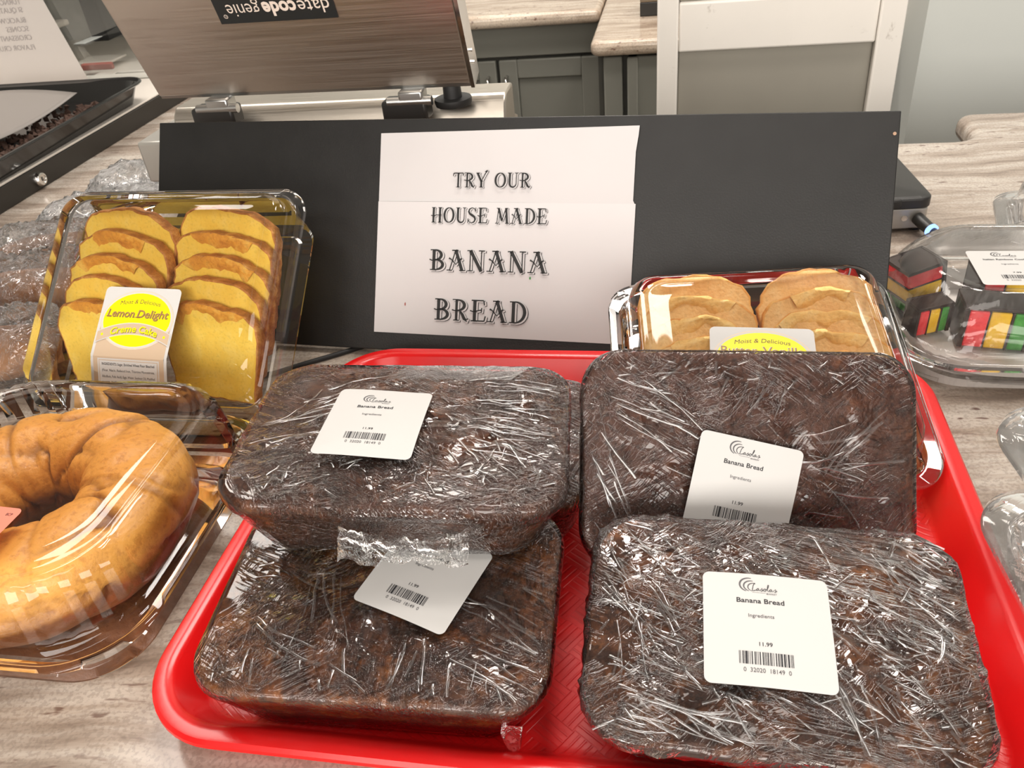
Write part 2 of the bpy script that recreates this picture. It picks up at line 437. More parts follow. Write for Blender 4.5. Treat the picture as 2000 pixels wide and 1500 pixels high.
M['shelf_grey'] = plain('grey_shelf_goods', (0.42, 0.42, 0.40), 0.6, vary=0.4, vscale=14)
M['shelf_red'] = plain('red_shelf_edge', (0.55, 0.14, 0.11), 0.6)
M['tan_bread'] = cake_mat('tan_bread_crust', (0.16, 0.06, 0.02), (0.30, 0.125, 0.04), (0.45, 0.21, 0.08), 18, 0.4, 0.5)
M['box_brown'] = plain('brown_box_lid', (0.22, 0.17, 0.12), 0.5)
M['almond'] = plain('almond_flake', (0.86, 0.62, 0.30), 0.6)

# ------------------------------------------------------------------ setting
def struct(name, mb, m, **k):
    o = mb.build(name, m, **k); o['kind'] = 'structure'; return o

struct('floor', MB().span((-3.2, -2.6, FLOOR - 0.05), (3.0, 3.3, FLOOR)), M['floor'])
struct('ceiling', MB().span((-3.2, -2.6, CEIL), (3.0, 3.3, CEIL + 0.05)), M['ceiling'])
struct('wall_back', MB().span((-3.2, 3.2, FLOOR), (3.0, 3.3, CEIL)), M['wall'])
struct('wall_right', MB().span((0.455, 1.20, FLOOR), (3.0, 3.2, CEIL)), M['wall'])
struct('wall_front', MB().span((-3.2, -2.6, FLOOR), (3.0, -2.5, CEIL)), M['shopwall'])
struct('added_front_frame', MB().span((-1.25, -2.50, 0.05), (2.15, -2.455, 0.16)).span((-1.25, -2.50, 1.44), (2.15, -2.455, 1.55)).span((-1.25, -2.50, 0.16), (-1.16, -2.455, 1.44)).span((2.06, -2.50, 0.16), (2.15, -2.455, 1.44)), M['deck'])  # unseen frame added around the front fill light
struct('wall_left', MB().span((-3.2, -2.5, FLOOR), (-3.1, 3.2, CEIL)), M['wall'])

# ceiling fixtures above the lights
for k, (lx, ly, sx, sy, en) in enumerate(LAMPS):
    fx = MB().span((lx - sx / 2 - 0.03, ly - sy / 2 - 0.03, CEIL - 0.02), (lx + sx / 2 + 0.03, ly + sy / 2 + 0.03, CEIL)).build('ceiling_light', M['ceiling'])
    tag(fx, 'flat ceiling light panel over the counter', 'ceiling light', 'ceiling light panels')

# main granite counter (L-shaped far edge, rounded nosing)
def slab(name, outline, z0, z1, m, parent=None, rad=0.012):
    bm = bmesh.new()
    vs = [bm.verts.new((x, y, z0)) for x, y in outline]
    f = bm.faces.new(vs)
    ex = bmesh.ops.extrude_face_region(bm, geom=[f])
    for v in ex['geom']:
        if isinstance(v, bmesh.types.BMVert): v.co.z = z1
    bmesh.ops.recalc_face_normals(bm, faces=bm.faces)
    me = bpy.data.meshes.new(name); bm.to_mesh(me); bm.free()
    me.materials.append(m)
    o = bpy.data.objects.new(name, me); COL.objects.link(o)
    if parent is not None: o.parent = parent
    bv = o.modifiers.new('nosing', 'BEVEL'); bv.width = rad; bv.segments = 5; bv.limit_method = 'ANGLE'; bv.angle_limit = R(60)
    for p in me.polygons: p.use_smooth = True
    try: me.set_sharp_from_angle(angle=R(35))
    except Exception: pass
    return o

def corner(cx, cy, r, a0, a1, n=6):
    return [(cx + r * math.cos(R(a0 + (a1 - a0) * i / n)), cy + r * math.sin(R(a0 + (a1 - a0) * i / n))) for i in range(n + 1)]
outl = [(-2.4, -0.55), (1.3, -0.55), (1.3, 0.825)] + corner(0.437, 0.803, 0.022, 90, 180) + corner(0.385, 0.750, 0.030, 0, -90)
outl += [(-0.42, 0.72), (-0.42, 1.22), (-2.4, 1.22)]
ctr = thing('serving_counter', (0, 0, 0), (0, 0, 0), 'grey and beige streaked granite serving counter under the bakery trays', 'counter')
slab('granite_top', outl, -0.03, 0.0, M['granite'], ctr)
MB().span((-2.35, -0.50, FLOOR), (1.25, 0.66, -0.031)).build('counter_base', M['cab'], ctr)
tag(ctr.children[1], 'grey painted counter base')

# far work counter with cabinets
wc = thing('base_cabinet', (0, 0, 0), (0, 0, 0), 'grey base cabinet with bar handles under the far granite worktop', 'cabinet')
yf = 1.70
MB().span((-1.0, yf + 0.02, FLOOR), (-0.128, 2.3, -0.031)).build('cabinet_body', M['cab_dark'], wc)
MB().span((-1.0, yf, -0.104), (-0.128, yf + 0.02, -0.0315)).build('drawer_front', M['cab'], wc, bevel=0.002)
def door_panel(mb, x0, x1, z0, z1, y):
    fr = 0.045
    mb.span((x0, y, z0), (x0 + fr, y + 0.02, z1)); mb.span((x1 - fr, y, z0), (x1, y + 0.02, z1))
    mb.span((x0 + fr, y, z1 - fr), (x1 - fr, y + 0.02, z1)); mb.span((x0 + fr, y, z0), (x1 - fr, y + 0.02, z0 + fr))
    mb.span((x0 + fr, y + 0.008, z0 + fr), (x1 - fr, y + 0.02, z1 - fr))
def handle(d, x, z0, z1, y):
    h = MB().tube([(x, y, z1), (x, y - 0.012, z1), (x, y - 0.022, z1 - 0.008), (x, y - 0.024, (z0 + z1) / 2), (x, y - 0.022, z0 + 0.008), (x, y - 0.012, z0), (x, y, z0)], 0.0042, 8)
    o = h.build('handle', M['chrome'], d, smooth=True); return tag(o, 'polished bar handle')
for x0, x1, hx in ((-0.646, -0.392, -0.412), (-0.384, -0.136, -0.366), (-0.90, -0.654, -0.634)):
    mb = MB(); door_panel(mb, x0, x1, FLOOR + 0.1, -0.112, yf)
    d = mb.build('door', M['cab'], wc, bevel=0.003)
    handle(d, hx, -0.225, -0.150, yf)
fw = slab('far_worktop', [(-1.03, 1.655), (-0.128, 1.655), (-0.128, 2.30), (-1.03, 2.30)], -0.03, 0.0, M['granite_far'])
tag(fw, 'cream granite worktop on the far grey cabinets behind the steel machine', 'worktop')

wc2 = thing('end_cabinet', (0, 0, 0), (0, 0, 0), 'nearer grey end cabinet left of the white wooden gate', 'cabinet')
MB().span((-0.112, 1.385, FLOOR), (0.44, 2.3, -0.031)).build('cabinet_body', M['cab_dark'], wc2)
MB().span((-0.100, 1.365, FLOOR + 0.08), (-0.062, 1.39, -0.036)).build('corner_post', M['cab'], wc2, bevel=0.003)
mb = MB(); mb.span((-0.052, 1.36, FLOOR + 0.08), (0.20, 1.385, -0.036)); mb.span((-0.052, 1.352, FLOOR + 0.08), (-0.030, 1.385, -0.036))
mb.build('door', M['cab'], wc2, bevel=0.003)
nw = slab('near_worktop', corner(-0.104, 1.362, 0.020, 180, 270) + [(0.44, 1.342), (0.44, 2.35), (-0.124, 2.35)], -0.03, 0.0, M['granite_far'])
tag(nw, 'beige granite worktop with a rounded nose on the nearer end cabinet', 'worktop')
bx = thing('napkin_box', (0, 0, 0), (0, 0, 0), 'small dark box standing on the nearer beige worktop', 'box')
p0 = at(1250, 33, 2, 0.0)
MB().span((p0.x, p0.y, 0.0), (p0.x + 0.09, p0.y + 0.10, 0.028)).build('box_body', M['black'], bx, bevel=0.002)
MB().span((p0.x, p0.y, 0.028), (p0.x + 0.09, p0.y + 0.10, 0.06)).build('box_lid', M['box_brown'], bx, bevel=0.002)

# white wooden gate
g = thing('wooden_gate', (0.2, 1.05, FLOOR), (0, 0, 0), 'white distressed wooden half gate with grey panels beside the pale wall', 'gate')
def gs(name, a, b, m):
    o = MB().span((a[0] - 0.2, a[1] - 1.05, a[2] - FLOOR), (b[0] - 0.2, b[1] - 1.05, b[2] - FLOOR)).build(name, m, g, bevel=0.003); return o
gs('post', (0.0135, 1.045, FLOOR), (0.047, 1.085, 0.34), M['white_wood'])
gs('post', (0.348, 1.045, FLOOR), (0.386, 1.085, 0.34), M['white_wood'])
gs('rail', (0.0475, 1.050, 0.042), (0.3475, 1.080, 0.116), M['white_wood'])
gs('rail', (0.0475, 1.050, FLOOR + 0.05), (0.3475, 1.080, FLOOR + 0.13), M['white_wood'])
gs('rail', (0.0475, 1.050, 0.262), (0.3475, 1.080, 0.336), M['white_wood'])
gs('panel', (0.0475, 1.062, FLOOR + 0.13), (0.3475, 1.074, 0.042), M['gate_panel'])
gs('panel', (0.0475, 1.062, 0.116), (0.3475, 1.074, 0.262), M['gate_panel'])

# goods shelving far behind the glass
sh = thing('goods_shelf', (-1.4, 1.9, FLOOR), (0, 0, 0), 'blurred grey shelf unit of goods seen through the glass of the case', 'shelf')
def ss(name, a, b, m): return MB().span((a[0] + 1.4, a[1] - 1.9, a[2] - FLOOR), (b[0] + 1.4, b[1] - 1.9, b[2] - FLOOR)).build(name, m, sh, bevel=0.004)
ss('back_panel', (-3.0, 2.28, FLOOR), (-1.3, 2.30, 0.9), M['shelf_grey'])
ss('shelf_board', (-2.9, 1.80, -0.13), (-1.35, 2.28, -0.11), M['deck'])
ss('shelf_board', (-2.9, 1.80, 0.22), (-1.35, 2.28, 0.24), M['deck'])
ss('shelf_board', (-2.9, 1.80, -0.60), (-1.35, 2.28, -0.58), M['deck'])
pA = at(158, 125, 1, 1.79); pB = at(222, 135, 1, 1.79)
ss('price_rail', (pA.x, 1.785, pB.z), (pB.x, 1.80, pA.z), M['shelf_red'])
pA = at(181, 80, 1, 1.70); pB = at(213, 80, 1, 1.70)
ss('upright', (pA.x, 1.70, pB.z), (pB.x, 1.78, 0.9), M['post_dark'])
for k, (u0, v0, u1, v1, yy, m_) in enumerate([(143, -60, 166, 86, 1.62, 'shelf_grey'), (146, 90, 219, 123, 1.84, 'deck'), (214, 20, 246, 52, 1.86, 'deck'), (224, 56, 262, 150, 1.82, 'cab'), (162, 134, 200, 157, 1.66, 'deck'), (202, 143, 250, 155, 1.84, 'post_dark'),
                                             (264, 70, 300, 152, 1.83, 'shelf_grey'), (-60, -40, 104, 60, 1.84, 'deck')]):
    pA = at(u0, v1, 1, yy); pB = at(u1, v1, 1, yy); pT = at(u1, v0, 1, yy)
    o = MB().span((pA.x, yy, min(pT.z, pB.z)), (pB.x, yy + 0.08, max(pA.z, pB.z))).build('carton', M[m_], None, bevel=0.004)
    tag(o, ['tall grey carton left of the dark upright behind the case glass', 'pale carton just above the red rail behind the glass', 'pale carton right of the dark upright behind the glass', 'grey green carton beside the machine lid behind the glass',
            'small pale carton low in front of the red rail', 'low dark carton under the red rail behind the glass', 'mottled grey carton tucked against the edge of the machine lid', 'wide pale carton behind the menu sheet on the glass'][k], 'carton', 'cartons on the far shelf')

# ------------------------------------------------------------------ lettering tools
_tc = {}
def text2d(s, bold=0.0, spacing=1.0):
    key = (s, bold, spacing)
    if key in _tc: return _tc[key]
    cu = bpy.data.curves.new('t', 'FONT'); cu.body = s; cu.size = 1.0; cu.offset = bold; cu.space_character = spacing
    cu.align_x = 'LEFT'; cu.resolution_u = 3
    o = bpy.data.objects.new('t', cu); COL.objects.link(o)
    dg = bpy.context.evaluated_depsgraph_get(); dg.update()
    me = bpy.data.meshes.new_from_object(o.evaluated_get(dg))
    V = [(v.co.x, v.co.y) for v in me.vertices]; Fs = [tuple(p.vertices) for p in me.polygons]
    bpy.data.objects.remove(o); bpy.data.curves.remove(cu); bpy.data.meshes.remove(me)
    _tc[key] = (V, Fs)
    return _tc[key]

class Sheet:
    """flat printing: polygons in sheet coordinates with a layer height"""
    def __init__(s): s.mb = MB()
    def poly(s, pts, mi=0, layer=1):
        n = len(pts); s.mb.add([(x, y, layer) for x, y in pts], [tuple(range(n))], mi)
    def rect(s, x0, y0, x1, y1, mi=0, layer=1): s.poly([(x0, y0), (x1, y0), (x1, y1), (x0, y1)], mi, layer)
    def text(s, t, cx, base, height, width=None, mi=0, layer=1, bold=0.0, shear=0.0, warp=None, spacing=1.0, mirror=False, cap=0.73, align='C'):
        V, Fs = text2d(t, bold, spacing)
        if not V: return
        x0 = min(p[0] for p in V); x1 = max(p[0] for p in V)
        k = height / cap
        kx = k if width is None else width / (x1 - x0)
        out = []
        for x, y in V:
            px = (x - (x0 + x1) / 2 if align == 'C' else x - x0) * kx; py = y * k
            px += shear * py
            if mirror: px = -px
            q = (cx + px, base + py)
            if warp: q = warp(*q)
            out.append((q[0], q[1], layer))
        s.mb.add(out, Fs, mi)
    def stroke(s, pts, w0, w1=None, mi=0, layer=1, ws=None):
        P = [Vector((p[0], p[1], 0)) for p in pts]; n = len(P)
        if w1 is None: w1 = w0
        L = []; Rr = []
        for i, p in enumerate(P):
            t = (P[min(i + 1, n - 1)] - P[max(i - 1, 0)]).normalized(); nn = Vector((-t.y, t.x, 0))
            ww = ws[i] if ws else w0 + (w1 - w0) * i / max(1, n - 1)
            L.append(p + nn * ww / 2); Rr.append(p - nn * ww / 2)
        V = [(p.x, p.y, layer) for p in L + Rr]
        s.mb.add(V, [(i, i + 1, n + i + 1, n + i) for i in range(n - 1)], mi)
    def ellipse(s, cx, cy, rx, ry, mi=0, layer=1, n=40): s.poly([(cx + rx * math.cos(2 * PI * i / n), cy + ry * math.sin(2 * PI * i / n)) for i in range(n)], mi, layer)
    def build(s, name, mats, parent, fn, step=0.00012):
        mb = MB(); mb.v = [fn(x, y, l * step) for x, y, l in s.mb.v]; mb.f = s.mb.f; mb.m = s.mb.m
        return mb.build(name, mats, parent, fix=False)

def arc(cx, cy, rx, ry, a0, a1, n=14): return [(cx + rx * math.cos(R(a0 + (a1 - a0) * i / n)), cy + ry * math.sin(R(a0 + (a1 - a0) * i / n))) for i in range(n + 1)]

# decorative spurred capitals for the notice: each glyph is a list of (points, widths) strokes in a unit-high box
def bowl(x, y0, y1, rx, thick, thin):
    n = 14; cy = (y0 + y1) / 2; ry = (y1 - y0) / 2
    pts = [(x, y1)] + [(x + rx * math.sin(PI * i / n), cy + ry * math.cos(PI * i / n)) for i in range(1, n)] + [(x, y0)]
    ws = [thin + (thick - thin) * math.sin(PI * i / n) ** 1.3 for i in range(n + 1)]
    return (pts, ws)
TK, TN, SF = 0.155, 0.055, 0.045
def V_(x, w=TK, y0=0.0, y1=1.0): return ([(x, y0), (x, y1)], [w, w])
def H_(x0, x1, y, w=SF): return ([(x0, y), (x1, y)], [w, w])
def D_(a, b, w): return ([a, b], [w, w])
GL = {
 'T': (0.74, [V_(0.37, TK * 0.85), H_(0.02, 0.72, 0.965, 0.07), D_((0.02, 0.96), (0.0, 0.76), 0.06), D_((0.72, 0.96), (0.745, 0.80), 0.06), H_(0.24, 0.50, 0.022)]),
 'R': (0.80, [V_(0.22, TK * 0.8), H_(0.02, 0.30, 0.978), H_(0.08, 0.36, 0.022), bowl(0.25, 0.48, 0.97, 0.34, TK, TN), ([(0.0, 0.50), (0.15, 0.46), (0.36, 0.48)], [TN, TN, TN]),
       ([(0.36, 0.48), (0.50, 0.30), (0.60, 0.10), (0.74, -0.04)], [0.06, 0.14, 0.15, 0.02]), D_((0.62, 0.06), (0.80, 0.10), 0.05)]),
 'Y': (0.80, [([(0.10, 0.98), (0.40, 0.40)], [TK, TK]), ([(0.40, 0.40), (0.62, 0.85), (0.80, 1.16)], [TN, TN * 1.2, TN * 1.6]), D_((0.64, 1.06), (0.83, 1.16), 0.06), V_(0.40, TK, 0.0, 0.45), H_(0.0, 0.28, 0.975), H_(0.26, 0.54, 0.022)]),
 'O': (0.86, [(arc(0.42, 0.5, 0.34, 0.47, 90, 450, 32), [TN + (TK - TN) * abs(math.cos(R(90 + 360 * i / 32))) for i in range(33)])]),
 'U': (0.80, [V_(0.17, TK, 0.3, 1.0), V_(0.64, TN, 0.3, 1.0), (arc(0.405, 0.30, 0.235, 0.27, 180, 360, 16), [TK + (TN - TK) * i / 16 for i in range(17)]), H_(0.02, 0.32, 0.978), H_(0.52, 0.78, 0.978)]),
 'H': (0.88, [V_(0.20, TK), V_(0.68, TK), ([(0.0, 0.47), (0.20, 0.43), (0.44, 0.50), (0.68, 0.48), (0.78, 0.53)], [TN] * 5), H_(0.06, 0.34, 0.978), H_(0.06, 0.34, 0.022), H_(0.54, 0.84, 0.978), H_(0.54, 0.84, 0.022)]),
 'S': (0.70, [([(0.60, 0.80), (0.52, 0.94), (0.34, 0.985), (0.16, 0.90), (0.11, 0.74), (0.20, 0.60), (0.38, 0.50), (0.55, 0.39), (0.60, 0.25), (0.52, 0.08), (0.33, 0.01), (0.16, 0.07), (0.07, 0.24)],
              [0.05, 0.06, 0.06, 0.10, 0.13, 0.15, 0.17, 0.15, 0.13, 0.10, 0.06, 0.06, 0.05]), D_((0.60, 0.72), (0.62, 1.0), 0.05), D_((0.05, 0.0), (0.07, 0.30), 0.05)]),
 'E': (0.76, [V_(0.22, TK), H_(0.06, 0.64, 0.972, 0.06), H_(0.06, 0.68, 0.028, 0.06), ([(0.0, 0.50), (0.14, 0.45), (0.36, 0.50), (0.54, 0.54)], [TN] * 4), D_((0.64, 0.97), (0.67, 0.76), 0.06), D_((0.68, 0.03), (0.73, 0.26), 0.06), D_((0.53, 0.42), (0.55, 0.64), 0.05)]),
 'M': (1.04, [([(0.14, 0.0), (0.24, 0.98)], [TN, TN]), ([(0.24, 0.98), (0.50, 0.18)], [TK, TK * 0.9]), ([(0.50, 0.18), (0.76, 0.98)], [TN, TN]), ([(0.78, 1.0), (0.88, 0.0)], [TK, TK]), H_(0.10, 0.30, 0.978), H_(0.72, 0.92, 0.978), H_(0.02, 0.28, 0.022), H_(0.74, 1.02, 0.022)]),
 'A': (0.92, [([(0.14, 0.0), (0.42, 0.98)], [TN, TN]), ([(0.42, 1.0), (0.76, 0.0)], [TK, TK]), H_(0.24, 0.56, 0.972, 0.055), H_(0.0, 0.28, 0.022), H_(0.62, 0.92, 0.022), ([(0.10, 0.60), (0.22, 0.54), (0.45, 0.30), (0.60, 0.50), (0.74, 0.60)], [0.09, TN, TN, TN, 0.09])]),
 'D': (0.84, [V_(0.22, TK), H_(0.04, 0.30, 0.975, 0.05), H_(0.04, 0.30, 0.025, 0.05), bowl(0.28, 0.02, 0.98, 0.46, TK, TN)]),
 'B': (0.80, [V_(0.22, TK), H_(0.04, 0.30, 0.975, 0.05), H_(0.04, 0.30, 0.025, 0.05), bowl(0.26, 0.50, 0.975, 0.32, TK, TN), bowl(0.26, 0.025, 0.52, 0.40, TK, TN), ([(0.0, 0.52), (0.12, 0.47), (0.34, 0.51)], [TN] * 3)]),
 'N': (0.90, [V_(0.16, TN), ([(0.16, 0.99), (0.70, 0.0)], [TK, TK]), V_(0.70, TN), H_(0.0, 0.26, 0.975, 0.05), H_(0.56, 0.86, 0.975, 0.05), H_(0.04, 0.30, 0.022)]),
 ' ': (0.42, []),
}
def notice_line(sh_, s, cx, base, height, width, shadow=0.05, gap=0.06):
    tot = sum(GL[c][0] for c in s) + gap * (len(s) - 1)
    kx = width / tot; x = cx - width / 2
    for c in s:
        wd, st = GL[c]
        for lay, mi, dx, dy, dw in ((1, 0, shadow * 1.5, -shadow, 0.045), (2, 1, shadow * 0.85, -shadow * 0.6, 0.05), (3, 0, 0, 0, 0)):
            for pts, ws in st:
                P = [(x + (px + dx) * kx, base + (py + dy) * height) for px, py in pts]
                k2 = (kx + height) / 2
                sh_.stroke(P, 0, 0, mi, lay, [(q + dw) * k2 for q in ws])
        x += (wd + gap) * kx

def upc_bits(d):
    Lc = ['0001101', '0011001', '0010011', '0111101', '0100011', '0110001', '0101111', '0111011', '0110111', '0001011']
    s = '101' + ''.join(Lc[int(c)] for c in d[:6]) + '01010'
    return s + ''.join(''.join('1' if b == '0' else '0' for b in Lc[int(c)]) for c in d[6:]) + '101'

def market_logo(S, cx, cy, k):
    """three swoosh arcs and the script shop name; k = width of the whole mark"""
    def T(p): return (cx + p[0] * k, cy + p[1] * k)
    for (ox, oy, rx, ry, wmax) in ((-0.27, 0.05, 0.235, 0.20, 0.040), (-0.215, 0.015, 0.19, 0.155, 0.034), (-0.15, -0.015, 0.15, 0.12, 0.026)):
        n = 18; pts = arc(ox + 0.0, oy, rx, ry, 75, 250, n)
        S.stroke([T(p) for p in pts], 0, 0, 2, 1, [wmax * k * (0.15 + math.sin(PI * (0.08 + 0.84 * i / n))) for i in range(n + 1)])
    wds = 0.016 * k
    def sk(pts): S.stroke([T(p) for p in pts], wds * 1.1, wds * 0.9, 0, 2)
    # L
    sk([(-0.13, 0.10), (-0.165, 0.03), (-0.185, -0.07), (-0.195, -0.12), (-0.15, -0.115), (-0.10, -0.10), (-0.075, -0.07)])
    sk([(-0.14, 0.10), (-0.12, 0.105), (-0.105, 0.085)])
    def la(x):  # a
        sk([(x + 0.055, -0.05), (x + 0.03, -0.045), (x, -0.075), (x + 0.002, -0.11), (x + 0.03, -0.105), (x + 0.06, -0.055), (x + 0.055, -0.10), (x + 0.08, -0.105), (x + 0.105, -0.07)])
    def ls(x):  # s
        sk([(x, -0.07), (x + 0.03, -0.03), (x + 0.035, -0.075), (x + 0.02, -0.12), (x - 0.01, -0.115)]); sk([(x + 0.03, -0.10), (x + 0.07, -0.08)])
    la(-0.08); ls(0.03)
    sk([(p[0], p[1]) for p in arc(0.125, -0.08, 0.030, 0.034, 60, 430, 14)]); sk([(0.14, -0.05), (0.185, -0.06)])
    sk([(0.18, -0.07), (0.225, 0.03), (0.232, 0.085), (0.212, 0.08), (0.195, 0.0), (0.19, -0.09), (0.215, -0.11), (0.24, -0.08)])
    la(0.245); ls(0.37)
    S.stroke([T((-0.20, -0.165)), T((0.14, -0.165))], 0.006 * k, 0.006 * k, 2, 1)
    S.text('MARKET', cx + 0.29 * k, cy - 0.20 * k, 0.035 * k, 0.26 * k, 2, 2, 0.03, 0, None, 1.2)

def price_label_sheet(W, L, title, price, code):
    """store label; origin at the centre, returns Sheet (0 = ink, 1 = white, 2 = grey)"""
    S = Sheet(); u = W / 57.0
    def X(mm): return mm * u
    market_logo(S, X(-2.5), X(20.3), X(18))
    S.text(title, X(-2.6), X(11.8), X(2.5), X(21.5) if len(title) < 14 else X(33), 0, 1, 0.016)
    S.text('Ingredients', X(-2.6), X(4.6), X(1.8), X(11.5), 2, 1, 0.006)
    S.text(price, X(-1.3), X(-9.0), X(1.9), X(5.8), 0, 1, 0.01)
    bits = upc_bits(code); bw = X(23.5) / len(bits); x0 = X(-13.2)
    i = 0
    while i < len(bits):
        if bits[i] == '1':
            j = i
            while j < len(bits) and bits[j] == '1': j += 1
            S.rect(x0 + i * bw, X(-17.6), x0 + j * bw, X(-11.8), 0, 1); i = j
        else: i += 1
    S.text('%s  %s  %s  %s' % (code[0], code[1:6], code[6:11], code[11]), X(-1.2), X(-21.0), X(2.0), X(20.5), 2, 1, 0.006)
    return S

def sheet_base(W, L, r, fn, mb, mi=0, nu=14):
    ol = rr(W, L, r, 0, 6, nu)
    rings = []
    for k in range(9):
        s = 1 - k / 9
        rings.append([fn(p.x * s, p.y * s, 0.0) for p in ol])
    c = fn(0, 0, 0.0); n = len(ol)
    o = len(mb.v); mb.loft(rings, False, False, mi)
    ci = len(mb.v); mb.v.append(tuple(c)); b = o + 8 * n
    for i in range(n): mb.f.append((b + i, b + (i + 1) % n, ci)); mb.m.append(mi)

# ------------------------------------------------------------------ red tray
TW, TL = 0.457, 0.363
tr = MB()
def tring(inset, z, r=0.052): return rr(TW - 2 * inset, TL - 2 * inset, max(0.012, r - inset), z, 12)
tr.loft([tring(0.030, 0.0), tring(0.024, 0.001), tring(0.012, 0.018), tring(0.0095, 0.0195), tring(0.002, 0.0200), tring(0.0, 0.0215), tring(0.0002, 0.0240), tring(0.002, 0.0258),
         tring(0.006, 0.0262), tring(0.010, 0.0256), tring(0.0125, 0.0240), tring(0.0230, 0.0085), tring(0.0265, 0.0058), tring(0.031, 0.0050)], True, True)
tray = tr.build('serving_tray', M['tray'], None, smooth='auto', loc=(0, 0, 0.0004))
for p in tray.data.polygons: p.use_smooth = True
tag(tray, 'red plastic cafeteria tray under the wrapped banana breads', 'tray')
TRAY_Z = 0.005

# ------------------------------------------------------------------ wrapped banana breads
def film_ridges(mb, groups, surf, W, L, seed):
    rnd = random.Random(seed)
    def zat(x, y):
        return surf(max(-W * 0.47, min(W * 0.47, x)), max(-L * 0.47, min(L * 0.47, y)))
    for (x0, x1, y0, y1, ang, spread, l0, l1, cnt, hgt) in groups:
        for _ in range(int(cnt * 0.62)):
            x, y = rnd.uniform(x0, x1), rnd.uniform(y0, y1)
            a = ang + rnd.gauss(0, spread); ln = rnd.uniform(l0, l1); cv = rnd.gauss(0, 5.0)
            wd = rnd.uniform(0.00035, 0.00085); hh = hgt * rnd.uniform(0.35, 1.5)
            n = max(5, int(ln / 0.0035)); V = []
            for i in range(n + 1):
                f = i / n; tp = math.sin(PI * min(1, max(0.02, f))) ** 0.6
                V.append((x, y, a, tp))
                x += math.cos(a) * ln / n; y += math.sin(a) * ln / n; a += cv * ln / n + rnd.gauss(0, 0.05)
            if any(abs(q[0]) > W * 0.475 or abs(q[1]) > L * 0.475 for q in V):
                V = [q for q in V if abs(q[0]) <= W * 0.475 and abs(q[1]) <= L * 0.475]
                if len(V) < 4: continue
            P = []
            for (px, py, aa, tp) in V:
                nx, ny = -math.sin(aa), math.cos(aa)
                for k in range(5):
                    q = (k - 2) / 2
                    X, Y = px + nx * q * wd, py + ny * q * wd
                    P.append((X, Y, zat(X, Y) + hh * tp * (1 - q * q) - 0.0001))
            m = len(V)
            mb.add(P, [(i * 5 + k, (i + 1) * 5 + k, (i + 1) * 5 + k + 1, i * 5 + k + 1) for i in range(m - 1) for k in range(4)])

